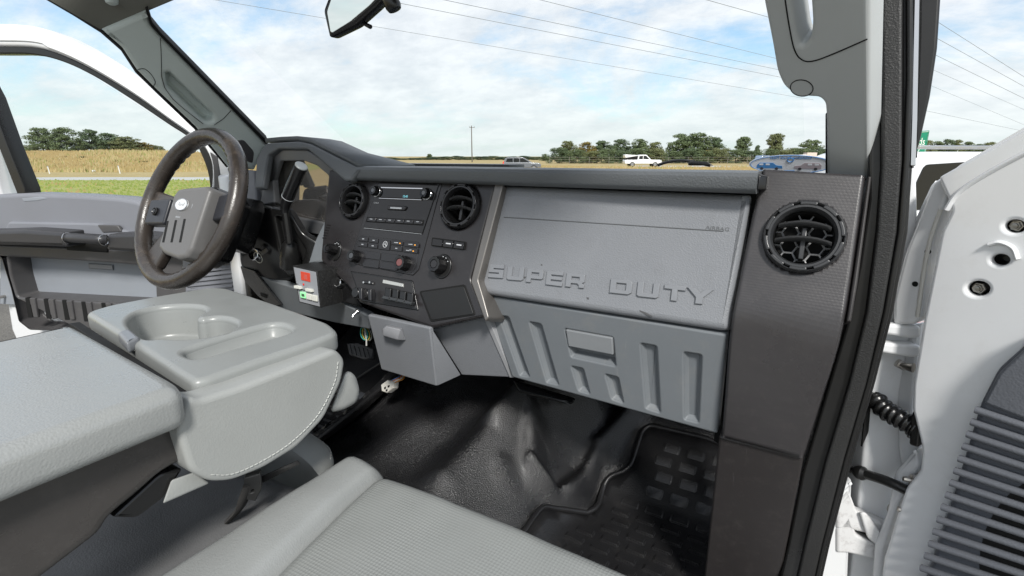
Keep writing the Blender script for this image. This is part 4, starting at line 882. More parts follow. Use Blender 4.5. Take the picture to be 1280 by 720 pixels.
# lower white sheet of the door and the hinge pillar of the cab
slab('door_shell', SDL, [(-60, 250), (0, 250), (280, 262), (312, 300), (312, 400), (200, 470), (40, 470), (14, 412), (4, 350), (-60, 340)], -.09, -.052, white, dd, .01)
lathe('latch_bolt', SDL.p3(3, 371, -.02), -V((nl.x, nl.y, 0)), [(.006, -.03), (.006, .02), (0, .02)], steel, dd, 12)
# ================================================================== CAB BODY
cab = empty('truck_cab', (-.8, 1.1, EYE-.9), 'white truck cab body with pillars, header and door jambs', 'truck cab')
hull('hinge_pillar_left', [(x, y, EYE+z) for x in (-1.72, -1.66) for (y, z) in ((.98, -.9), (1.25, -.9), (1.25, -.06), (.98, -.06))], white, cab, .01)
lathe('jamb_bolt', aX(324, 375, -1.655), (1, -.3, 0), [(.008, 0), (.008, .005), (.004, .006), (0, .006)], steel, cab, 6)
hb = grid('engine_hood', lambda u, v: V((-1.62+1.66*u, 1.72+1.35*v, EYE-.15-.10*v**2-.05*abs(2*u-1)**3+.02*math.exp(-((u-.5)/.22)**2))), 24, 16, white, cab, 60, .03)
hull('cowl', [(x, y, EYE+z) for x in (-1.6, .02) for (y, z) in ((1.5, -.09), (1.72, -.13), (1.72, -.3), (1.5, -.3))], blackpl, cab, .01)
hull('sill_right', [(x, y, z) for x in (-.03, .09) for y in (-.5, .98) for z in (FLO-.18, FLO-.03)], white, cab, .02)
# left A pillar trim
SPL = S3(aX(300, 200, -1.56), aX(140, 40, -1.52), aX(333, 178, -1.50))
lp_o = [(126.8, 38), (152.8, 61), (171, 88.6), (195.5, 113), (244, 159), (285, 210), (318, 214), (334, 182), (300, 146), (260, 105), (200, 44), (188, 30), (183, 14)]
apl = slab('left_pillar_trim', SPL, lp_o, -.03, .012, pillarm, cab, .012, .004, res=4, holes=[[(207, 92), (212, 91), (266, 143), (267, 150), (260, 153), (254, 151), (209, 108)]], hr=.006)
lp = rounded([SPL.loc(*p) for p in ((207, 92), (212, 91), (266, 143), (267, 150), (260, 153), (254, 151), (209, 108))], .006)
pocket('grip_recess', SPL, lp, [(-.012, .0), (-.006, .002), (0, -.004), (.004, -.02), (.009, -.026)], pillarm, cab)
tube('trim_seam', [SPL.p3(*p, .0124) for p in ((200.5, 48), (201.5, 70), (202, 96), (206, 110), (216, 124), (232, 138), (254, 155))], .0008, blackmatte, cab, 5)
tube('trim_seam', [SPL.p3(*p, .0124) for p in smooth_path([V((172, 87, 0)), V((180, 86, 0)), V((188, 92, 0)), V((194, 102, 0)), V((192, 108, 0))], 4) for p in [(p.x, p.y)]], .0008, blackmatte, cab, 5)
tube('trim_seam', [SPL.p3(*p, .0124) for p in ((268, 156), (280, 148), (289, 138))], .0008, blackmatte, cab, 5)
slab('pillar_speaker_well', SPL, [(292, 177), (304, 174), (318, 190), (316, 205), (304, 200)], 0, .0135, doordark, cab, .003, .01)
slab('windshield_edge_left', SPL, [(182, 12), (185, 10), (190.5, 28), (202, 42), (336, 178), (334, 182), (300, 147.5), (199, 44), (188, 32)], -.03, .016, blackmatte, cab, .002)
slab('dash_corner_cover', S3(aX(285, 212, -1.55), aX(318, 216, -1.43), aX(318, 240, -1.43)), [(283, 209), (318, 213), (322, 262), (300, 262), (292, 240)], -.03, 0, doorgrey, cab, .006, .006)
# header and front of the roof lining
def hd(u, v):
    p0 = SPL.p3(126.8, 38); p1 = SPL.p3(183, 14)
    a = p1.lerp(p0, v); return a
p0 = SPL.p3(126.8, 38, 0); p1 = SPL.p3(183, 13.5, 0); p2 = SPL.p3(60, 0, 0); p3_ = SPL.p3(230, -4, .2)
vs = []
# roof lining: cross sections along X, from the windscreen header back over the front seats
HX = [-1.42, -1.38, -1.3, -1.0, -.7, -.4, -.1, .02]
zt = p1.z+.105
for i, x in enumerate(HX):
    bow = .045*(1-((x+.77)/.8)**2)
    for (y, z) in ((.83, -.02), (.76, .0), (.70, .022), (.45, .05), (.32, .052)):
        dx = 0
        vs.append((x, y-(p1.y*0), zt+z+bow+ (-.03 if i == 0 else 0)))
fs = [(i*5+j, i*5+j+1, (i+1)*5+j+1, (i+1)*5+j) for i in range(len(HX)-1) for j in range(4)]
me_ = mesh('headliner_front', vs, fs, headm, cab, 60); me_.modifiers.new('s', 'SOLIDIFY').thickness = .02
hull('header_corner', [p0, p1, p2, SPL.p3(150, -8, 0), SPL.p3(222, -2, .0), p0+V((-.03, 0, .02)), p2+V((-.03, 0, .02)), SPL.p3(222, -2, -.03), SPL.p3(183, 13, -.03), SPL.p3(100, -40, 0)], headm, cab, .006)
tube('roof_rail_seal', [SPL.p3(*p, -.005) for p in ((56, -4), (92, 17), (127, 39), (153, 62), (171, 89.5), (196, 114), (244, 160), (284, 208))], .0045, rubbers, cab, 8)
lathe('visor_clip', SPL.p3(139, -2, .02), (0, 0, -1), [(.014, 0), (.012, .01), (.006, .014), (0, .014)], pillarm, cab, 16)
# right A pillar with grab handle
SPR = S3(aY(1032, 215, 1.0), aY(1085, 216, .97), aY(1030, 0, .80))
slab('right_pillar_trim', SPR, [(940, -90), (953, 0), (964, 55), (970, 90), (978, 108), (990, 118), (1003, 122), (1024, 123), (1030, 130), (1031.5, 150), (1032.5, 222), (1085.5, 226), (1086, -90)], -.03, .012, pillarm2, cab, .007, [0, .01, .01, .01, .01, .01, .01, .02, .01, .01, 0, 0, 0], res=5, holes=[[(984, -45), (990, 10), (995, 44), (999, 56), (1004, 57), (1012, 48), (1014, 28), (1012, 0), (1010, -45)]], hr=.008)
lp = [SPR.loc(*p) for p in ((983, -40), (989, 15), (995, 46), (999, 57), (1004, 57), (1012, 48), (1014, 28), (1012, 0), (1010, -40))]
tube('trim_seam', [SPR.p3(*p, .0124) for p in smooth_path([V((980, -10, 0)), V((986, 30, 0)), V((993, 62, 0)), V((1003, 75, 0)), V((1018, 76, 0)), V((1045, 66, 0)), V((1084, 49, 0))], 6) for p in [(p.x, p.y)]], .0009, blackmatte, cab, 5)
u, v = SPR.loc(1002, 110, .012)
lathe('screw_cap', SPR.p3(1001, 110, .011), SPR.n, [(.0135, 0), (.0132, .0012), (0, .0014)], pillarm2, cab, 24, ell=1.15)
tube('cap_gap', [SPR.q(u+.0160*math.cos(a), v+.0138*math.sin(a), .0124) for a in [2*math.pi*k/28 for k in range(28)]], .0007, blackmatte, cab, 5, True)
hull('pillar_root', [SPR.p3(1031, 140, -.02), SPR.p3(1087, 140, -.02), SPR.p3(1031, 222, -.02), SPR.p3(1087, 225, -.02), SPR.p3(1040, 140, -.07), SPR.p3(1085, 140, -.07), SPR.p3(1040, 225, -.07), SPR.p3(1085, 225, -.07)], blackpl, cab, .004)
# hinge pillar right, white, behind the door gap
SJ = S3(aY(1110, 300, 1.02), aY(1150, 300, 1.04), aY(1060, 700, 1.02))
slab('hinge_pillar_right', SJ, [(1098, 190), (1146, 190), (1150, 330), (1145, 480), (1135, 600), (1130, 760), (1060, 760), (1072, 640), (1082, 540), (1096, 400)], -.05, 0, white, cab, .006)
slab('sill_cover', SJ, [(1040, 620), (1066, 600), (1060, 740), (1010, 760)], 0, .02, white, cab, .006, .006)
for pts in ([(1060, 655), (1100, 660), (1090, 690), (1052, 690)], [(1081, 520), (1089, 505), (1086, 540), (1077, 560)]):
    slab('jamb_shadow_gap', SJ, pts, .0, .004, blackmatte, cab, .001, .004)
# rubber door seal, right door opening
def seal(name, pts, depth, m, off, rnd=.003):
    return slab(name, S3(aY(1110, 200, .93), aY(1130, 200, .93), aY(1030, 650, .90)), pts, -depth+off, off, m, seals, .004, rnd, res=3)
seals = empty('door_seal', (.06, .93, EYE-.8), 'black textured rubber door seal along the passenger door opening', 'door seal')
seal('seal_lip', [(1084, -30), (1104, -30), (1104, 210), (1098, 290), (1085, 390), (1064, 480), (1034, 580), (1008, 680), (994, 750), (968, 750), (985, 680), (1003, 590), (1036, 480), (1060, 400), (1074, 330), (1086, 250)], .05, rubbers, 0)
seal('seal_body', [(1102, -30), (1129, -30), (1128, 200), (1121, 290), (1104, 390), (1083, 480), (1055, 575), (1028, 680), (1012, 750), (990, 750), (1006, 680), (1031, 580), (1061, 480), (1083, 390), (1096, 290), (1102, 210)], .04, rubber, .012)
seal('seal_channel', [(1127, -30), (1146, -30), (1142, 190), (1135, 290), (1117, 390), (1094, 480), (1066, 575), (1038, 680), (1022, 750), (1008, 750), (1024, 680), (1051, 575), (1080, 480), (1101, 390), (1118, 290), (1126, 200)], .05, rubbers, .002)
tube('channel_bead', [S3(aY(1110, 200, .93), aY(1130, 200, .93), aY(1030, 650, .90)).p3(*p, .006) for p in ((1137, -30), (1137, 100), (1133, 200), (1126, 290), (1108, 390), (1086, 480), (1057, 578), (1030, 680), (1015, 750))], .004, rubbers, seals, 8)
seal('pinch_weld', [(1145, -30), (1149, -30), (1145, 150), (1143, 210), (1140, 210), (1142, 150)], .03, chrome, .004, 0)
seal('outer_strip', [(1148, -30), (1178, -30), (1172, 60), (1163, 120), (1150, 178), (1142, 200), (1143, 150), (1147, 60)], .06, rubbers, -.002, .003)
# windscreen
ws = bpy.data.objects
WS = [aX(190, 25, -1.50), aX(330, 195, -1.48), V((0.02, 1.34, EYE-.04)), V((-.03, .78, EYE+.47))]
vs = [V((-1.50, .80, EYE+.47)), V((-1.52, 1.50, EYE-.06)), V((-.04, 1.50, EYE-.06)), V((-.10, .80, EYE+.47))]
def wsf(u, v):
    a = vs[0].lerp(vs[3], u); b = vs[1].lerp(vs[2], u); p = a.lerp(b, v); return p+V((0, .09, .03))*(1-(2*u-1)**2)*.9
wsg = grid('windscreen', wsf, 20, 8, glass); tag(wsg, 'clear curved windscreen above the dashboard', 'windscreen'); wsg.data.polygons[0].use_smooth = True
# round club sticker low on the windscreen, seen from behind
SS = S3(aY(990, 205, 1.30), aY(1010, 205, 1.30), aY(990, 195, 1.29))
sticker = empty('windscreen_sticker', SS.p3(985, 210), 'oval white sticker with blue and pale vans low on the windscreen', 'sticker')
u, v = SS.loc(987.5, 205.5)
ov = lambda k, w_: [(u+k*.083*math.cos(a), v+k*.0235*math.sin(a)) for a in [2*math.pi*i/40 for i in range(40)]]
stw = mat('sticker_back', (.68, .70, .74), .5); stb = mat('sticker_blue', (.06, .22, .50), .5); stg = mat('sticker_grey', (.38, .33, .36), .5)
slab('backing', SS, ov(1, 0), -.0006, 0, stw, sticker, .0002, px=False)
tube('border', [SS.q(*p, .0004) for p in ov(.95, 0)], .0006, stb, sticker, 5, True)
van = [(-1, 0), (-1, .55), (-.8, 1), (.25, 1), (.5, .55), (.95, .45), (1, 0)]
for cx_, m_ in ((-.040, stb), (.034, stg)):
    f_ = 1 if cx_ < 0 else -1
    slab('van_print', SS, [(u+cx_+f_*p[0]*.026, v-.010+p[1]*.014) for p in (van if f_ > 0 else van[::-1])], 0, .0005, m_, sticker, .0001, px=False)
    for wx in (-.6, .55): lathe('van_wheel_print', SS.q(u+cx_+f_*wx*.026, v-.0105, .0004), SS.n, [(.0035, 0), (.0035, .0004), (0, .0004)], mat('sticker_dark', (.05, .05, .06), .5), sticker, 12)
    for wx in (-.65, -.15): slab('van_window_print', SS, [(u+cx_+f_*wx*.026+i, v+j) for i, j in ((-.004, -.002), (.004, -.002), (.004, .002), (-.004, .002))], 0, .0008, stw, sticker, .0001, px=False)
tube('roundel_print', [SS.q(u+.006*math.cos(a), v+.011+.005*math.sin(a), .0004) for a in [2*math.pi*i/16 for i in range(16)]], .0011, stb, sticker, 5, True)
ME = Surf(SS.o, SS.n)
t_ = text('sticker_lettering', SS, 'Econoline Truck Fleet', -u, v+.0135, .009, 0, .0006, stb, sticker, align='CENTER')
ctr = SS.q(u, 0)
for vx in t_.data.vertices:
    d = V(vx.co)-SS.o; uu = d.dot(SS.u); vx.co = V(vx.co)-SS.u*(2*uu)          # read from behind: mirrored
slab('ribbon_print', SS, [(u-.010, v-.019), (u+.010, v-.019), (u+.010, v-.015), (u-.010, v-.015)], 0, .0006, stb, sticker, .0001, px=False)
# wiper outside
wp = empty('wiper', aY(860, 205, 1.62), 'black windscreen wiper blade resting outside the glass', 'wiper')
tube('blade', smooth_path([aY(822, 206.5, 1.62), aY(835, 202.5, 1.62), aY(855, 200.8, 1.62), aY(888, 207, 1.62)], 6), .0045, rubbers, wp, 8)
hull('blade_cover', [aY(860, 203, 1.60), aY(866, 201, 1.60), aY(884, 202, 1.60), aY(892, 207, 1.60), aY(860, 207, 1.60), aY(862, 203, 1.63), aY(884, 202.5, 1.63), aY(890, 207, 1.63)], rubbers, wp, .002)
# ================================================================== REAR-VIEW MIRROR
mo = aY(432, 20, .74); SM = Surf(mo, V((.35, -1, -.10)))
mi = empty('rear_view_mirror', mo, 'black framed rear-view mirror hanging at the top of the windscreen', 'mirror')
slab('housing', SM, [(403, 13), (413, -14), (470, -32), (486, -8), (472, 8), (445, 32), (415, 46.5), (410.5, 46)], -.03, .002, blackpl, mi, .008, .006, res=3)
slab('mirror_glass', SM, [(408.5, 14), (416, -8), (462, -22), (474, -6), (462, 7), (438, 27), (415.5, 41), (413, 40)], -.002, .0035, mirrorm, mi, .001, .005)
tube('day_night_lever', [SM.p3(452, 27, -.016), SM.p3(458, 31, -.014), SM.p3(463, 33.5, -.012)], [.005, .0055, .006], blackpl, mi, 10, flat=.7)
tube('mount', [SM.p3(470, -6, -.03), SM.p3(480, -8, -.035), SM.p3(490, -20, -.05), aY(500, -70, .82)], .01, blackpl, mi, 12)
lathe('mount_ball', aY(490, 4, .76), V((.25, .1, -.6)), [(.010, -.03), (.014, -.012), (.0145, .006), (.012, .012), (0, .0145)], blackpl, mi, 20)
# ================================================================== PASSENGER DOOR (right, open)
DR = R_(62); hr_ = V((.135, 1.0, EYE)); dr = V((math.sin(DR), -math.cos(DR), 0)); nr = V((-math.cos(DR), -math.sin(DR), 0))
SDR = Surf(hr_, nr)
pd = empty('passenger_door', hr_+dr*.12+V((0, 0, -.9)), 'open white passenger door with bare metal edge, hinges and ribbed grey trim', 'door')
holes_ = [((1268, 283), 13.5, 8.5), ((1250, 325), 11.5, 7.2), ((1222, 361), 14.5, 9.5)]
def oval_px(c, a, b, n=22): return [(c[0]+a*math.cos(2*math.pi*k/n), c[1]+b*math.sin(2*math.pi*k/n)) for k in range(n)]
shell = [(1172, 222), (1215, 198), (1290, 156), (1480, 60), (1480, 430), (1290, 422), (1262, 470), (1226, 540), (1196, 612), (1160, 722), (1150, 760), (1098, 760), (1104, 700), (1114, 668), (1122, 640), (1132, 610), (1150, 588), (1152, 560), (1140, 512), (1141, 480), (1150, 425), (1154, 400), (1168, 330), (1176, 290), (1190, 262)]
slab('inner_shell', SDR, shell, -.04, .012, white, pd, .005, .006, holes=[oval_px(*h) for h in holes_], res=4)
edge = [(1166, 228), (1290, 152), (1290, 160), (1200, 212), (1188, 236), (1168, 292), (1158, 330), (1150, 398), (1142, 406), (1116, 406), (1116, 374), (1130, 318), (1150, 268)]
slab('front_flange', SDR, edge, -.05, -.006, white, pd, .006, .006, res=3)
slab('outer_skin_edge', SDR, [(1163, 232), (1168, 226), (1172, 230), (1152, 272), (1132, 322), (1119, 374), (1118, 404), (1113, 404), (1114, 372), (1127, 316), (1146, 268)], -.07, -.03, white, pd, .004)
slab('lower_flange', SDR, [(1096, 760), (1102, 690), (1118, 640), (1136, 604), (1150, 584), (1146, 560), (1118, 590), (1108, 640), (1092, 680), (1086, 760)], -.06, -.01, white, pd, .006, .006)
slab('edge_return', SDR, [(1138, 406), (1152, 404), (1146, 470), (1140, 520), (1150, 560), (1144, 590), (1128, 596), (1122, 560), (1120, 480)], -.09, -.045, white, pd, .006)
for (x, y) in ((1160, 314.5), (1144, 355)): lathe('flange_hole', SDR.p3(x, y, -.0058), nr, [(.0042, 0), (.0042, .0006), (0, .0006)], blackmatte, pd, 16)
for i, (c, a, b) in enumerate(holes_):
    S_ = SDR; lp = [SDR.loc(*p, .012) for p in oval_px(c, a, b)]
    pocket('mirror_mount_hole', SDR, lp, [(-.001, .008), (.0, -.0), (.002, -.025)], blackpl, pd)
    if i != 1:
        q = SDR.p3(c[0]+(2 if i else 3), c[1]-1, -.012)
        nt_ = lathe('mount_nut', q, nr, [(.0095, -.012), (.0095, .002), (.008, .003), (.0065, .003), (.006, .008), (0, .008)], steel, pd, 6, ang=20)
        lathe('mount_stud', q+nr*.006, nr, [(.0045, 0), (.0042, .006), (0, .007)], mat('dark_zinc', (.25, .24, .22), .35, metal=1), nt_, 14)
rp = [SDR.p3(*p, .0135) for p in smooth_path([V((1236, 306, 0)), V((1250, 303, 0)), V((1266, 310, 0)), V((1272, 324, 0))], 5) for p in [(p.x, p.y)]]
tube('pressed_ridge', rp, .005, white, pd, 10, flat=.6)
tube('pressed_crease', smooth_path([SDR.p3(*p, .009) for p in ((1184, 262), (1200, 240), (1240, 214), (1300, 182))], 6), .008, white, pd, 12, flat=.5)
tube('seam_sealer', smooth_path([SDR.p3(*p, -.0055) for p in ((1176, 262), (1163, 300), (1154, 345), (1147, 396))], 8), .003, mat('sealer_cream', (.60, .59, .55), .6, var=.1), pd, 8)
# hinges
def hinge(y, name_lab, worn):
    m_ = whited if worn else white
    h = slab('hinge', SJ, [(1094, y), (1152, y+4), (1152, y+18), (1140, y+20), (1094, y+12)] if not worn else [(1046, y), (1062, y-18), (1072, y+8), (1100, y+20), (1120, y+30), (1118, y+42), (1086, y+36), (1060, y+30), (1046, y+30)], .0, .025, m_, pd, .005, .006)
    return h
hinge(404, '', False); hinge(428, '', False); hinge(632, '', True); hinge(662, '', True)
hull('hinge_strap', [SJ.p3(*p, wv) for p in ((1074, 640), (1082, 640), (1092, 666), (1118, 688), (1114, 696), (1084, 672)) for wv in (.02, .034)], whited, pd, .004)
for (x, y, a) in ((1126, 457, .007), (1117, 638, .008), (1110, 672, .007), (1112, 700, .007)):
    tube('hinge_pin', [SJ.p3(x-5, y-4, .02), SJ.p3(x+6, y+2, .024)], a, steel, pd, 10)
tube('alignment_stud', [SDR.p3(1122, 455, -.02), SDR.p3(1132, 458, -.01), SDR.p3(1142, 460, -.01)], [.003, .006, .008], steel, pd, 10)
for (x, y) in ((1142, 601), (1135, 639)):
    nt_ = lathe('door_check_bolt', SDR.p3(x+2, y, .0), V((-1, -.25, .06)), [(.013, -.02), (.013, -.004), (.010, -.003), (.0095, .006), (.0045, .0065), (.0042, .017), (0, .018)], steel, pd, 8, ang=20)
cs = [SDR.p3(1054, 583, -.02), SDR.p3(1066, 587, -.012), SDR.p3(1080, 592, -.008), SDR.p3(1110, 602, -.004), SDR.p3(1148, 620, -.004)]
tube('check_strap', smooth_path(cs, 5), [.004]*6+[.005]*4+[.0085]*8+[.0085]*3, rubbers, pd, 12)
lathe('check_strap_ball', SDR.p3(1076, 591, -.009), cs[3]-cs[1], [(0, -.013), (.008, -.011), (.012, -.004), (.0125, .004), (.008, .011), (0, .013)], rubbers, pd, 20)
tube('check_strap_eye', [SDR.p3(1057, 584.5, -.015)+V((.010*math.cos(a), 0, .008*math.sin(a))) for a in [2*math.pi*k/20 for k in range(20)]], .003, rubbers, pd, 8, True)
slab('check_plate', SDR, [(1146, 607), (1152, 616), (1150, 636), (1142, 632), (1146, 622)], .0, .010, blackpl, pd, .001)
# ribbed wiring boot
bp_ = smooth_path([SDR.p3(1076, 478, -.04), SDR.p3(1088, 492, -.025), SDR.p3(1106, 512, -.012), SDR.p3(1126, 524, -.006), SDR.p3(1146, 536, -.006)], 16)
rr_ = []
for i in range(len(bp_)):
    t = i/len(bp_); base = .016 if t < .25 else .0175
    rr_.append(base*(.82+.18*(.5+.5*math.cos(i*1.05))) if .22 < t < .95 else (.0125 if t < .22 else .02))
tube('wiring_boot', bp_, rr_, rubbers, pd, 18, ang=80)
slab('boot_flange', SDR, [(1146, 506), (1154, 512), (1148, 560), (1136, 556), (1138, 520)], -.01, .010, rubbers, pd, .003, .004)
# ribbed trim card
slab('trim_card', SDR, [(1224, 505), (1246, 462), (1300, 414), (1480, 380), (1480, 800), (1140, 800), (1156, 722), (1190, 620)], .0, .03, mat('trim_blue_grey', (.085, .092, .108), .5, .4, grain=.5, gs=330, gtype='leather'), pd, .008, .01, res=3)
spc = (1330, 706)
slab('speaker_opening', SDR, oval_px(spc, 106, 116, 40), .028, .0305, blackmatte, pd, .0003)
for k in range(20):
    y0 = 512+15.2*k; y1 = y0+62
    xl = 1222-(y0-505)*.345
    pts = [(xl, y0), (1290, y0+(1290-xl)*.33), (1480, y0+(1480-xl)*.33)]
    if y0 > 740: break
    s_ = tube('slat', [SDR.p3(*p, .033) for p in pts], .0068, mat('slat_grey', (.115, .122, .138), .45, .45, grain=.4, gs=350, gtype='leather'), pd, 10, flat=.8)
slab('trim_card_top', SDR, [(1228, 504), (1248, 466), (1300, 418), (1480, 384), (1480, 580), (1290, 528)], .02, .037, MATS['slat_grey'], pd, .004, .006)
# wiring connector lying under the bin
wcn = empty('wiring_connector', aZ(487, 482, -.60), 'small white wiring plug with orange and white wires under the storage bin', 'connector')
SWc = S3(aY(480, 480, .90), aY(490, 476, .90), aY(485, 490, .89))
slab('plug', SWc, [(476, 481), (484, 475), (492, 477), (491, 485), (483, 491), (477, 489)], -.014, .004, mat('plug_cream', (.62, .60, .54), .45), wcn, .002, .001)
for (x, y) in ((480, 484), (484.5, 482), (482, 487)): slab('plug_socket', SWc, [(x, y), (x+2.4, y-1), (x+2.2, y+2), (x, y+2.8)], .002, .0045, blackmatte, wcn, .0003)
for i, (c_, dx) in enumerate((((.75, .25, .04), 0), ((.8, .8, .78), 1.5), ((.1, .2, .5), -1.5), ((.7, .3, .05), 3))):
    tube('wire', smooth_path([SWc.p3(488+dx*.3, 478+dx*.8, -.004), SWc.p3(496, 474+dx, -.002), SWc.p3(502+dx, 470+dx*.6, -.02), SWc.p3(508, 455, -.08)], 5), .0018, mat('wire_%d' % i, c_, .4), wcn, 6)
wl = empty('wire_loop', aY(455, 418, .88), 'small loop of green and yellow wires hanging under the dash', 'wires')
for i, c_ in enumerate(((.05, .35, .3), (.6, .5, .1), (.3, .32, .3))):
    cc = aY(455+i, 417+i, .88); tube('wire', [cc+V((.013*math.cos(a), .004*i, .017*math.sin(a))) for a in [2*math.pi*k/20 for k in range(20)]], .0014, mat('loop_wire_%d' % i, c_, .4), wl, 6, True)
tube('wire_tail', [aY(456, 410, .88), aY(458, 424, .88), aY(458, 432, .88)], .002, mat('wire_white', (.6, .6, .58), .5), wl, 6)
# ================================================================== OUTSIDE
def ground_h(lat, dep):
    z = 0
    left = 1-sstep(-46, -25, lat-(dep-70)*-.35)
    bank = sstep(56, 78, dep)*2.2*left
    z += bank + .10*noise.noise(V((lat*.05, dep*.05, 0)))*sstep(25, 50, dep)+.25*noise.noise(V((lat*.12, dep*.16, 4)))*sstep(58, 70, dep)*left
    return z
def gmat(name, stops, sc=.4, bump=.5, fine=12):
    m = bpy.data.materials.new(name); m.use_nodes = True; t = m.node_tree; b = t.nodes['Principled BSDF']; nn = t.nodes.new; ll = t.links.new
    b.inputs['Roughness'].default_value = .9; b.inputs['Specular IOR Level'].default_value = .15
    co = nn('ShaderNodeTexCoord'); a = nn('ShaderNodeTexNoise'); a.inputs['Scale'].default_value = sc; a.inputs['Detail'].default_value = 8; a.inputs['Roughness'].default_value = .7; ll(co.outputs['Object'], a.inputs['Vector'])
    f = nn('ShaderNodeTexNoise'); f.inputs['Scale'].default_value = fine; f.inputs['Detail'].default_value = 6; ll(co.outputs['Object'], f.inputs['Vector'])
    mm = nn('ShaderNodeMath'); mm.operation = 'MULTIPLY_ADD'; mm.inputs[1].default_value = .45; ll(f.outputs[0], mm.inputs[0])
    m0 = nn('ShaderNodeMath'); m0.operation = 'MULTIPLY'; m0.inputs[1].default_value = .62; ll(a.outputs[0], m0.inputs[0]); ll(m0.outputs[0], mm.inputs[2])
    r = nn('ShaderNodeValToRGB'); ll(mm.outputs[0], r.inputs[0]); el = r.color_ramp.elements
    while len(el) < len(stops): el.new(.5)
    for i, (p, c) in enumerate(stops): el[i].position = p; el[i].color = (*c, 1)
    ll(r.outputs[0], b.inputs['Base Color'])
    bp = nn('ShaderNodeBump'); bp.inputs['Strength'].default_value = bump; bp.inputs['Distance'].default_value = .05; ll(f.outputs[0], bp.inputs['Height']); ll(bp.outputs[0], b.inputs['Normal'])
    return m
g_green = gmat('lawn', [(.3, (.20, .24, .07)), (.5, (.28, .30, .095)), (.7, (.36, .35, .14))], .35, .6, 9)
g_tan = gmat('dry_grass', [(.3, (.25, .195, .095)), (.5, (.36, .285, .14)), (.7, (.44, .36, .20))], .25, .8, 7)
g_asph = gmat('lot_asphalt', [(.3, (.09, .088, .082)), (.5, (.13, .125, .115)), (.72, (.20, .19, .17))], .6, .5, 60)
g_road = gmat('road_concrete', [(.3, (.36, .37, .37)), (.6, (.45, .45, .44)), (.8, (.5, .5, .48))], .2, .2, 30)
def strip(name, d0, d1, mt, z, lat0=-260, lat1=260, nu=60, nv=8, follow=True, kind='structure', label=None):
    o = grid(name, lambda u, v: gnd(lat0+(lat1-lat0)*u, d0+(d1-d0)*v, (ground_h(lat0+(lat1-lat0)*u, d0+(d1-d0)*v) if follow else 0)+z), nu, nv, mt)
    o['kind'] = kind
    if label: o['label'] = label
    return o
strip('ground', -600, 2200, g_tan, -.02, -2500, 2500, 40, 60, False)
strip('field', 43, 130, g_tan, 0, -220, 260, 120, 60, True, label='dry tan grass field rising to a bank at the left')
strip('lawn', 9, 38, g_green, .004, -120, 160, 40, 12, True, label='green grass strip beside the road')
strip('parking_lot', -40, 9, g_asph, .008, -9, 14, 10, 10, False)
strip('road', 38, 43, g_road, .006, -220, 260, 60, 3, True, label='pale concrete road across the fields')
strip('highway', 84, 96, g_road, .01, 20, 500, 40, 3, True, label='pale highway in front of the distant trees')
# tall dry grass on the bank and in the field
def tall_grass(name, n, box_, h0, h1, cols, label):
    rnd = random.Random(3); vs = []; fs = []; mi_ = []
    for i in range(n):
        l = rnd.uniform(box_[0], box_[1]); d = rnd.uniform(box_[2], box_[3]); z = ground_h(l, d)
        cl_ = noise.noise(V((l*.15, d*.15, 2)))
        h = rnd.uniform(h0, h1)*(1+.7*cl_); wd = rnd.uniform(.04, .12); lean = rnd.uniform(-.25, .35)*h
        b = gnd(l, d, z); k = len(vs)
        vs += [b-Rv*wd, b+Rv*wd, b+Rv*lean+V((0, 0, h))]; fs.append((k, k+1, k+2))
        mi_.append(0 if cl_+rnd.uniform(-.5, .5) < .12 else (1 if rnd.random() < .7 else 2))
    me = bpy.data.meshes.new(name); me.from_pydata([tuple(v) for v in vs], [], fs)
    for c in cols: me.materials.append(c)
    for p, m_ in zip(me.polygons, mi_): p.material_index = m_
    o = bpy.data.objects.new(name, me); COL.objects.link(o); o['kind'] = 'stuff'; o['label'] = label; o['category'] = 'grass'; return o
tg_c = [mat('blade_straw', (.36, .27, .13), .9, .1, var=.2, vs=.5), mat('blade_gold', (.44, .355, .19), .9, .1, var=.15, vs=.8), mat('blade_olive', (.27, .27, .10), .9, .1, var=.15, vs=.8)]
tall_grass('dry_grass', 26000, (-75, 10, 57, 80), .2, .5, tg_c, 'tall dry straw grass covering the roadside bank')
tall_grass('field_grass', 9000, (5, 110, 60, 84), .1, .35, tg_c, 'short dry grass in the field before the highway')
tall_grass('green_grass', 9000, (-60, 0, 14, 38), .05, .16, [mat('blade_green', (.22, .27, .075), .9, .1, var=.15, vs=.8), mat('blade_lime', (.30, .32, .10), .9, .1, var=.15, vs=.8), tg_c[0]], 'short green grass blades of the lawn')
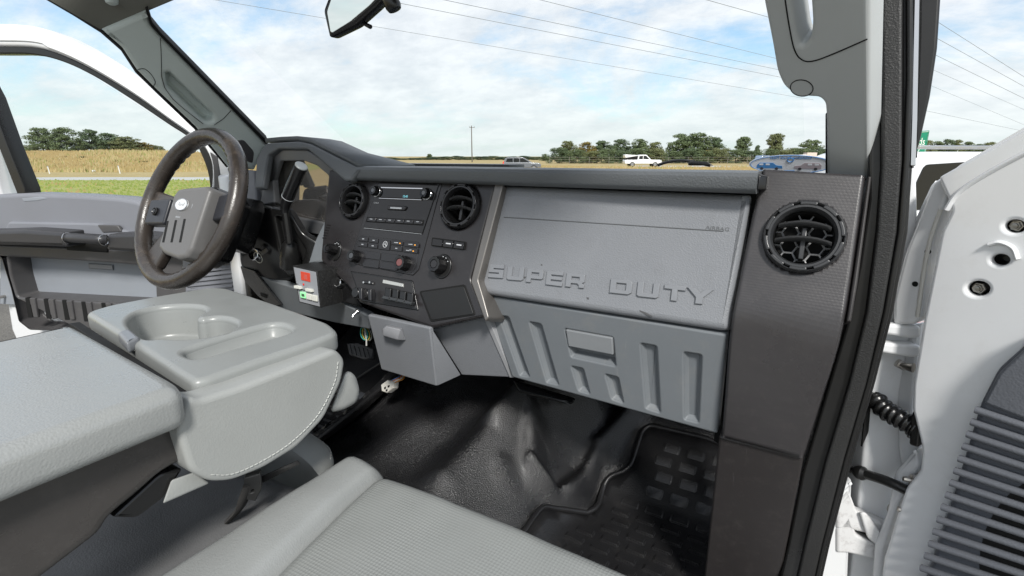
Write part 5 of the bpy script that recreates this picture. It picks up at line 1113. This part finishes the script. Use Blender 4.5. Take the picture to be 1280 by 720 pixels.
# ---- trees
def ORD(i): return ['first','second','third','fourth','fifth','sixth','seventh','eighth','ninth','tenth','eleventh','twelfth','thirteenth','fourteenth','fifteenth','sixteenth','seventeenth','eighteenth','nineteenth','twentieth','twenty-first','twenty-second','twenty-third'][i]
def leafmat(name, c): 
    m = mat(name, c, .75, .2, var=.32, vs=.9, rv=0); return m
LM = [leafmat('leaf_green', (.12, .155, .075)), leafmat('leaf_olive', (.15, .165, .075)), leafmat('leaf_dark', (.095, .13, .068)), leafmat('leaf_autumn', (.20, .155, .045)), leafmat('leaf_bluegreen', (.085, .12, .075))]
bark = mat('bark', (.09, .075, .06), .9, .1, grain=.6, gs=20)
def tree_proto(seed, shape='round', trunk_h=.22, dens=1300):
    """unit tree: 1 m tall; returns trunk and crown meshes"""
    rnd = random.Random(seed); bm = bmesh.new(); tips = []
    tube('', [V((0, 0, 0)), V((rnd.uniform(-.01, .01), 0, trunk_h)), V((rnd.uniform(-.03, .03), rnd.uniform(-.03, .03), .6)), V((rnd.uniform(-.04, .04), 0, .85))], [.024, .018, .010, .003], None, seg=7, bm_in=bm)
    for i in range(11):
        z0 = trunk_h+.04+(.5)*i/11; a = rnd.uniform(0, 6.28); ln = rnd.uniform(.16, .34)*(1.1-z0*.6)
        b = V((0, 0, z0)); c = b+V((math.cos(a)*ln*.6, math.sin(a)*ln*.6, ln*.35)); d = b+V((math.cos(a)*ln, math.sin(a)*ln, ln*.8))
        tube('', [b, c, d], [.009, .006, .002], None, seg=5, bm_in=bm); tips += [c, d]
    tm = bpy.data.meshes.new('trunk'); bm.to_mesh(tm); bm.free(); tm.materials.append(bark)
    vs = []; fs = []
    clumps = []
    for i in range(70):
        if shape == 'round':
            a = rnd.uniform(0, 6.28); zz = rnd.uniform(trunk_h*.75, .97); t = (zz-trunk_h*.7)/(1-trunk_h*.7)
            rad = (.36*math.sin(math.pi*min(1, .18+.80*t))**.7)*rnd.uniform(.35, 1.08)
        elif shape == 'tall':
            a = rnd.uniform(0, 6.28); zz = rnd.uniform(trunk_h, .98); t = (zz-trunk_h)/(1-trunk_h); rad = (.24*math.sin(math.pi*min(1, .2+.76*t))**.6)*rnd.uniform(.3, 1.15)
        elif shape == 'conifer':
            a = rnd.uniform(0, 6.28); zz = rnd.uniform(.05, .98); rad = .24*(1-zz)*rnd.uniform(.5, 1.05)+.01
        else:
            a = rnd.uniform(0, 6.28); zz = rnd.uniform(.05, .9); rad = .55*math.sqrt(max(0, 1-(zz)**2))*rnd.uniform(.3, 1.05)
        clumps.append((V((rad*math.cos(a), rad*math.sin(a), zz)), rnd.uniform(.07, .13)*(1.35 if shape == 'bush' else 1)))
    clumps += [(t, .06) for t in tips] if shape in ('round', 'tall') else []
    per = dens*6//len(clumps)
    for c, r in clumps:
        for i in range(per):
            d = V((rnd.gauss(0, 1), rnd.gauss(0, 1), rnd.gauss(0, 1))).normalized()*r*rnd.uniform(.35, 1.1)**.6
            d.z *= .72
            p = c+d; s = rnd.uniform(.012, .028)
            n_ = (d.normalized()+V((rnd.uniform(-.8, .8), rnd.uniform(-.8, .8), rnd.uniform(-.3, 1)))).normalized()
            a = n_.orthogonal().normalized(); a.rotate(Matrix.Rotation(rnd.uniform(0, 6.28), 3, n_)); b = n_.cross(a)
            k = len(vs); vs += [p-a*s, p+b*s*.6, p+a*s, p-b*s*.6]; fs.append((k, k+1, k+2, k+3))
    cm = bpy.data.meshes.new('crown'); cm.from_pydata([tuple(v) for v in vs], [], fs)
    return tm, cm
PROTO = {'r1': tree_proto(1), 'r2': tree_proto(2), 'r3': tree_proto(3, 'round', .12), 't1': tree_proto(4, 'tall', .3), 'c1': tree_proto(5, 'conifer', .05), 'b1': tree_proto(6, 'bush', .02), 'b2': tree_proto(7, 'bush', .02), 'r4': tree_proto(8, 'round', .16), 't2': tree_proto(9, 'tall', .18, 700)}
CROWN = {}
def tree(px, base_dep, top_py, width_px, proto, leaf, label, group, base_z=None, kindname='tree', rot=0):
    lat = (px-640)/math.hypot(640, 165)*base_dep*1.0
    # exact lateral for a point at eye level
    d = ray(px, 194.5); t = base_dep/(d.dot(Hf)); lat = (d*t).dot(Rv)
    z0 = ground_h(lat, base_dep) if base_z is None else base_z
    dd_ = ray(px, top_py); t = base_dep/dd_.dot(Hf); ztop = EYE+(dd_*t).z
    h = ztop-z0; wpx = width_px/FPX*base_dep*math.cos(PITCH)
    o = empty(kindname, gnd(lat, base_dep, z0), label, 'tree' if kindname != 'shrub' else 'shrub', group, rz=rot, local=True)
    tm, cm = PROTO[proto]
    wr = {'c1': .46, 't1': .48, 't2': .48, 'b1': 1.1, 'b2': 1.1}.get(proto, .74)
    s = (wpx/wr, wpx/wr, h)
    key = (proto, leaf)
    if key not in CROWN: c2 = cm.copy(); c2.materials.append(LM[leaf]); CROWN[key] = c2
    for nm, me in (('trunk', tm), ('crown', CROWN[key])):
        c = bpy.data.objects.new(nm, me); COL.objects.link(c); c.parent = o; c.scale = s
    return o
gl_ = 'trees along the top of the bank'
for (x, dep, top, wd, pr, lf, lb) in ((56, 120, 160, 34, 'r1', 0, 'leftmost full green tree on the bank top'), (86, 118, 160, 40, 'r3', 0, 'second full green tree on the bank top'), (116, 124, 162, 30, 'r2', 2, 'darker green tree with gaps near the middle of the bank'),
        (140, 122, 167, 34, 'r4', 2, 'dense dark green tree right of the gap on the bank'), (162, 121, 171, 34, 'r1', 1, 'olive green tree sloping down to the right on the bank'), (180, 124, 178, 24, 'r2', 3, 'yellowing low tree at the right end of the bank row'), (200, 130, 182, 16, 'b1', 1, 'small olive tree beside the steering wheel rim'), (12, 150, 168, 22, 't2', 2, 'sparse tree beside the pale billboard at the far left')):
    tree(x, dep, top, wd, pr, lf, lb, gl_, rot=random.uniform(0, 6))
for i, x in enumerate((26, 40, 70, 100, 130, 150, 172, 190)):
    tree(x, 126, 182-(i % 3)*1.5, 22, 'b1' if i % 2 else 'b2', (2, 1, 0)[i % 3], ORD(i)+' low dark bush from the left under the bank trees', 'bushes on the bank', kindname='shrub', rot=i)
tree(104, 70, 195, 12, 'b1', 0, 'small green bush growing on the face of the bank', None, kindname='shrub')
tree(178, 66, 201, 12, 'b2', 1, 'small olive bush low on the bank right of the trees', None, kindname='shrub')
gr_ = 'trees beyond the highway'
row = [(682, 190, 192, 14, 'b1', 0, 'low small tree just right of the grey car'), (709, 170, 176.5, 26, 'r1', 1, 'olive round tree at the left end of the highway tree row'), (733, 172, 178, 24, 'r4', 3, 'autumn-brown tinged tree second in the highway row'), (752, 174, 176, 26, 'r2', 2, 'dark green tree left of the white pickup'), (775, 176, 174.5, 30, 'r3', 2, 'broad dark tree directly above the white pickup'), (798, 172, 174, 28, 'r1', 0, 'green tree above the pickup cab'), (818, 170, 178, 24, 'r4', 1, 'olive tree just right of the pickup'),
       (848, 150, 168, 34, 'r3', 0, 'tall round tree left of the largest tree'), (872, 148, 166.5, 42, 'r1', 0, 'largest green tree above the wiper'), (893, 152, 172, 26, 'r2', 2, 'dark tree on the right flank of the largest tree'), (883, 130, 187, 30, 'b1', 3, 'yellow-green low tree below the largest tree'), (740, 140, 189, 13, 'c1', 3, 'small yellow cone-shaped tree before the highway row'),
       (928, 150, 171, 16, 't1', 0, 'slim tall tree between the big tree and the far cars'), (968, 140, 167, 18, 't1', 1, 'slim tree with open crown above the parked blue car'), (946, 160, 182, 10, 'c1', 2, 'small dark conifer left of the slim open tree'), (1012, 150, 175, 30, 'r2', 0, 'green tree beside the right windscreen pillar'), (1030, 130, 184, 26, 'b2', 4, 'blue-green round bush at the windscreen pillar'), (990, 158, 184, 30, 'b1', 1, 'olive low tree behind the white box truck')]
for r in row: tree(*r, gr_, rot=r[0] % 6)
for i, x in enumerate(range(700, 1040, 20)):
    tree(x, 128, 184+(i*7 % 5), 34, 'b1' if i % 2 else 'b2', (2, 0, 1, 0)[i % 4], ORD(i)+' low filler tree from the left behind the highway row', 'low trees filling the row', kindname='shrub', rot=i)
tree(537, 260, 192.5, 9, 'c1', 0, 'small lone pointed tree far away left of the utility pole', None)
for i, x in enumerate(list(range(405, 700, 14))):
    tree(x, 240, 196.6-(2.0 if x > 540 else 0)+(i*5 % 3)*.6, 26, 'b1' if i % 2 else 'b2', (4, 2)[i % 2], ORD(i)+' tiny far-off tree from the left on the horizon line', 'far horizon trees', base_z=0, rot=i)
for i, x in enumerate(range(1130, 1300, 13)):
    tree(x, 230, 176+(i*5 % 4)*.8-(1.5 if x < 1200 else 0)+ (2 if x > 1220 else 0), 20, 'r3' if i % 2 else 'r4', (0, 2, 1)[i % 3], ORD(i)+' distant tree from the left above the white parked car', 'trees behind the parked car', base_z=0, rot=i)
# ---- utility poles and lines
wood = mat('pole_wood', (.13, .115, .10), .85, .2)
def pole(px, dep, top_py, label):
    d = ray(px, 194.5); lat = (d*(dep/d.dot(Hf))).dot(Rv); z0 = ground_h(lat, dep); b = gnd(lat, dep, z0); dt = ray(px, top_py); zt = EYE+(dt*(dep/dt.dot(Hf))).z
    e = empty('utility_pole', b, label, 'utility pole', 'utility poles')
    tube('post', [b, V((b.x, b.y, zt))], [.17, .11], wood, e, 8)
    a = V((b.x, b.y, zt-.5)); tube('cross_arm', [a-Rv*.6, a+Rv*.9], .07, wood, e, 6); tube('insulator', [a+Rv*.8, a+Rv*.8+V((0, 0, .35))], .06, steel, e, 6); tube('insulator', [a-Rv*.5, a-Rv*.5+V((0, 0, .35))], .06, steel, e, 6)
pole(590, 150, 157, 'wooden utility pole standing alone in the middle of the windscreen view')
pole(851, 190, 180, 'short grey pole among the trees right of the pickup')
wire = mat('cable_grey', (.24, .26, .29), .6)
def cable(p0, d0, p1, d1, label, r=.028):
    a = ray(*p0); a = E0+a*(d0/a.dot(Hf)); b = ray(*p1); b = E0+b*(d1/b.dot(Hf)); v = b-a
    P = [a+v*t for t in (-.5, -.2, 0, .25, .5, .75, 1, 1.3)]
    tag(tube('power_line', smooth_path(P, 3), r*.75, wire, None, 5, up=(.3, .2, .9)), label, 'power line', 'overhead power lines')
cable((270, 0), 45, (910, 107), 70, 'lowest power line crossing the windscreen from upper left', .024)
cable((500, 4), 45, (968, 95), 70, 'power line passing just below the mirror mount', .028)
cable((556, 0), 44, (968, 86), 70, 'power line close above the mirror-mount line', .028)
cable((676, 0), 44, (958, 70), 66, 'upper power line at the right half of the windscreen', .026)
cable((884, 0), 42, (952, 19), 48, 'short piece of power line at the top near the right pillar', .026)
cable((1192, 40), 42, (1280, 96), 46, 'uppermost power line right of the door seal', .02)
cable((1175, 50), 40, (1280, 108), 46, 'second power line from the top right of the door seal', .02)
cable((1170, 69), 40, (1280, 123), 46, 'third power line from the top right of the door seal', .02)
cable((1168, 88), 40, (1280, 137), 46, 'fourth power line from the top right of the door seal', .014)
cable((1166, 108), 40, (1280, 156), 46, 'fifth power line from the top right of the door seal', .012)
cable((1160, 139), 40, (1275, 163), 46, 'lowest power line right of the door seal', .014)
# ---- roadside things
for i, (x, y0, y1, dep, lb) in enumerate(((62, 207.5, 216, 52, 'white delineator post left on the verge of the road'), (149.5, 205, 213.5, 53, 'white delineator post right on the verge of the road'))):
    a = ray(x, y1); a = E0+a*(dep/a.dot(Hf)); lat = (a-E0).dot(Rv); z0 = ground_h(lat, dep)
    e = empty('delineator_post', gnd(lat, dep, z0), lb, 'post'); b = gnd(lat, dep, z0)
    tube('post', [b, b+V((0, 0, .72))-Rv*.06], .05, mat('post_white', (.7, .7, .68), .5), e, 6); tube('cap', [b+V((0, 0, .72))-Rv*.06, b+V((0, 0, .80))-Rv*.065], .055, mat('post_grey', (.4, .4, .42), .5), e, 6)
a = gnd(-33.5, 52, ground_h(-33.5, 52)); a = gnd((ray(115, 200)*(52/ray(115, 200).dot(Hf))).dot(Rv), 52, .12)
tag(hull('litter_bag', [a+V((random.uniform(-.3, .3), random.uniform(-.2, .2), random.uniform(0, .3))) for _ in range(12)], mat('bag_white', (.75, .75, .73), .5), None, .03), 'small white bag of litter lying on the road verge', 'bag')
bb = empty('billboard', gnd((ray(8, 180)*(135/ray(8, 180).dot(Hf))).dot(Rv), 135, 2.4), 'pale billboard beside the sparse tree at the far left', 'billboard')
bx = V(bb.location); SBb = Surf(bx+V((0, 0, 2.6)), -Hf)
slab('board', SBb, [(-3, -1.1), (2.2, -1.1), (1.4, 1.3), (-3, 1.3)], -.2, 0, mat('board_pale', (.72, .66, .63), .6), bb, .04, px=False)
for s in (-2, 1.4): tube('leg', [SBb.q(s, -1.1, -.1), SBb.q(s, -2.6, -.1)], .12, wood, bb, 6)
# green road sign behind the seal
SGn = Surf(E0+ray(1153, 178)*(34/ray(1153, 178).dot(Hf)), -Hf+Rv*.25)
sg = empty('road_sign', V((SGn.o.x, SGn.o.y, 0)), 'green highway sign with white lettering just right of the door seal', 'sign')
slab('panel', SGn, [(1118, 166), (1162, 163), (1157, 192), (1118, 193)], -.05, 0, mat('sign_green', (.005, .22, .13), .4), sg, .01, .05)
tube('panel_border', [SGn.p3(*p, .004) for p in ((1119.5, 167.5), (1160.5, 164.5), (1156, 190.5), (1119.5, 191.5))], .018, mat('sign_white', (.8, .8, .8), .5), sg, 5, True)
u, v = SGn.loc(1147.2, 181)
text('sign_lettering', SGn, 'ds', u, v, .62, .003, .012, MATS['sign_white'], sg); text('sign_lettering', SGn, '2', u-.02, v-.52, .55, .003, .012, MATS['sign_white'], sg)
for s in (-1.2, .1): tube('sign_post', [SGn.q(s, -.6, -.08), V((SGn.q(s, 0, -.08).x, SGn.q(s, 0, -.08).y, 0))], .06, steel, sg, 6)
# ---- vehicles
tyre = mat('tyre', (.02, .02, .02), .8); wheelr = mat('wheel_rim', (.4, .4, .41), .35, metal=.8)
def vehicle(name, label, cat, loc, heading, body_c, low, cab_, wins, wheels, wd=1.9, r=.37, extras=None, rough=.25, group=None):
    e = empty(name, loc, label, cat, group, rz=heading, local=True)
    S = Surf((0, 0, 0), (0, -1, 0)); h = wd/2
    bm_ = mat(name+'_paint', body_c, rough, .5, coat=.5, var=.02, rv=.03)
    b = slab('body', S, low, -h, h, bm_, e, .07, .12, px=False, res=3)
    c = slab('cabin', S, cab_, -h*.86, h*.86, bm_, e, .07, .10, px=False, res=3)
    for sgn in (-1, 1):
        for w_ in wins:
            y0, y1 = (h*.855, h*.87) if sgn > 0 else (-h*.87, -h*.855)
            slab('window', S, w_, y0, y1, carglass, e, .004, .05, px=False)
        for wx in wheels:
            t = lathe('tyre', (wx, -sgn*(h-.22), r), (0, -sgn, 0), [(r*.6, 0), (r*.97, 0), (r, .03), (r, .2), (r*.96, .23), (r*.66, .235), (r*.62, .21), (0, .21)], tyre, e, 24)
            lathe('rim', (wx, -sgn*(h-.22)-sgn*.212, r), (0, -sgn, 0), [(r*.60, 0), (r*.58, .012), (r*.3, .004), (r*.12, .02), (0, .02)], wheelr, e, 20)
    if extras: extras(e, S, h, bm_)
    return e
hR = math.atan2(Rv.y, Rv.x)
def at_px(px, dep): d = ray(px, 194.5); lat = (d*(dep/d.dot(Hf))).dot(Rv); return gnd(lat, dep, ground_h(lat, dep)+.012)
def pk(e, S, h, m_):
    slab('bed_cover', S, [(-2.85, 1.42), (-.95, 1.72), (-.9, 1.82), (-2.8, 1.95), (-2.95, 1.88)], -h*.85, h*.85, m_, e, .03, .04, px=False)
    slab('bed_opening', S, [(-2.75, 1.08), (-.95, 1.12), (-.95, 1.72), (-2.6, 1.62)], -h*.8, h*.8, blackmatte, e, .02, px=False)
    slab('bumper', S, [(2.75, .45), (2.98, .45), (2.98, .75), (2.75, .75)], -h*.95, h*.95, chrome, e, .03, px=False)
    slab('headlight', S, [(2.6, .92), (2.86, .88), (2.86, 1.06), (2.55, 1.1)], h*.9, h*1.003, lettermat, e, .01, px=False)
low_pk = [(-2.9, .5), (-2.95, .9), (-2.9, 1.12), (-.9, 1.14), (1.0, 1.14), (2.5, 1.12), (2.88, 1.02), (2.92, .5)]
vehicle('pickup_truck', 'white pickup truck with raised bed cover on the far highway', 'pickup truck', at_px(803, 84), hR, (.78, .78, .79), low_pk, [(-.95, 1.05), (-.85, 1.78), (-.5, 1.9), (.45, 1.9), (1.25, 1.14), (1.25, 1.0)],
        [[(-.72, 1.22), (-.66, 1.70), (-.1, 1.74), (-.1, 1.22)], [(.0, 1.22), (.0, 1.74), (.38, 1.74), (.95, 1.22)]], (-1.75, 1.85), 1.95, .40, pk)
low_suv = [(-2.3, .4), (-2.4, .8), (-2.35, 1.08), (1.2, 1.05), (2.2, .98), (2.4, .8), (2.4, .4)]
cab_suv = [(-2.25, 1.0), (-2.05, 1.65), (-1.8, 1.76), (.2, 1.76), (1.3, 1.08), (1.2, .95)]
win_suv = [[(-1.95, 1.12), (-1.8, 1.60), (-1.1, 1.64), (-1.1, 1.12)], [(-1.0, 1.12), (-1.0, 1.64), (-.3, 1.64), (-.3, 1.12)], [(-.2, 1.12), (-.2, 1.64), (.15, 1.64), (.95, 1.12)]]
def tl(e, S, h, m_):
    slab('tail_light', S, [(-2.36, .9), (-2.2, .9), (-2.2, 1.2), (-2.3, 1.2)], h*.86, h*1.003, mat('tail_red', (.6, .02, .01), .3, emis=(1, .05, .02, .6)), e, .01, px=False)
    slab('roof_rack', S, [(-1.7, 1.80), (-.1, 1.80), (-.1, 1.84), (-1.7, 1.84)], h*.6, h*.66, blackpl, e, .01, px=False)
    slab('bumper', S, [(-2.46, .42), (-2.3, .42), (-2.3, .66), (-2.46, .66)], -h*.9, h*.9, blackpl, e, .02, px=False)
gs_ = vehicle('grey_suv', 'grey estate car with a red tail light just above the dash', 'car', at_px(652, 66), hR, (.16, .17, .19), low_suv, cab_suv, win_suv, (-1.5, 1.5), 1.85, .36, tl); gs_.scale = (1, 1, .88)
def nrack(e, S, h, m_):
    slab('tail_light', S, [(-2.36, .9), (-2.2, .9), (-2.2, 1.1), (-2.3, 1.1)], h*.86, h*1.003, mat('tail_red', (.6, .02, .01), .3, emis=(1, .05, .02, .6)), e, .01, px=False)
    slab('bumper', S, [(-2.46, .42), (-2.3, .42), (-2.3, .66), (-2.46, .66)], -h*.9, h*.9, blackpl, e, .02, px=False)
vehicle('blue_car', 'blue-grey parked car left above the windscreen sticker', 'car', at_px(957, 108), hR+.5, (.22, .30, .45), [(p[0], p[1]+.0) for p in low_suv], cab_suv, win_suv, (-1.5, 1.5), 1.85, .36, nrack)
def boxt(e, S, h, m_):
    slab('cargo_box', S, [(-2.9, .95), (-.6, .95), (-.6, 2.5), (-2.9, 2.5)], -h*.95, h*.95, mat('box_tan', (.62, .52, .46), .6), e, .05, px=False)
    slab('bumper', S, [(2.75, .45), (2.98, .45), (2.98, .75), (2.75, .75)], -h*.95, h*.95, steel, e, .03, px=False)
vehicle('work_truck', 'white work truck with a tan load above the windscreen sticker', 'truck', at_px(1003, 125), hR+math.pi, (.78, .78, .79), low_pk, [(-.95, 1.05), (-.85, 1.9), (-.5, 2.05), (.45, 2.05), (1.25, 1.14), (1.25, 1.0)],
        [[(.0, 1.22), (.0, 1.85), (.38, 1.85), (.95, 1.22)]], (-1.75, 1.85), 1.95, .40, boxt)
# white car parked close by, right of the door seal
def near(e, S, h, m_):
    slab('roof_rail', S, [(-1.9, 1.76), (.1, 1.76), (.1, 1.80), (-1.9, 1.80)], h*.68, h*.74, chrome, e, .01, px=False)
    slab('headrest', S, [(-.55, 1.2), (-.35, 1.2), (-.35, 1.45), (-.55, 1.45)], h*.3, h*.55, blackpl, e, .04, px=False)
    slab('door_handle', S, [(-.9, .98), (-.65, .98), (-.65, 1.03), (-.9, 1.03)], h*.99, h*1.02, m_, e, .008, px=False)
    slab('tail_light', S, [(-2.36, .9), (-2.2, .9), (-2.15, 1.3), (-2.3, 1.3)], h*.80, h*1.003, MATS['tail_red'], e, .01, px=False)
pn = gnd((ray(1248, 195)*(6.6/ray(1248, 195).dot(Hf))).dot(Rv), 6.6, .012)
vehicle('white_suv', 'white car with dark windows parked close beyond the open passenger door', 'car', pn, hR+.12, (.78, .79, .80), low_suv, [(p[0], p[1]*.985 if p[1] > 1.2 else p[1]) for p in cab_suv], win_suv, (-1.5, 1.5), 1.85, .36, near)
# wire fence before the tree row
fe = empty('field_fence', gnd(40, 110, 0), 'low grey wire fence in front of the highway trees', 'fence')
for i in range(26):
    b = gnd(8+4.2*i, 112, ground_h(8+4.2*i, 112)); tube('fence_post', [b, b+V((0, 0, 1.5))], .05, steel, fe, 5)
for z in (.5, 1.0, 1.45): tube('fence_wire', [gnd(8, 112, z), gnd(60, 112, z), gnd(113, 112, z)], .025, steel, fe, 4)
for o in bpy.data.objects:
    if o.type == 'MESH' and o.name.startswith('tmp'): bpy.data.objects.remove(o)
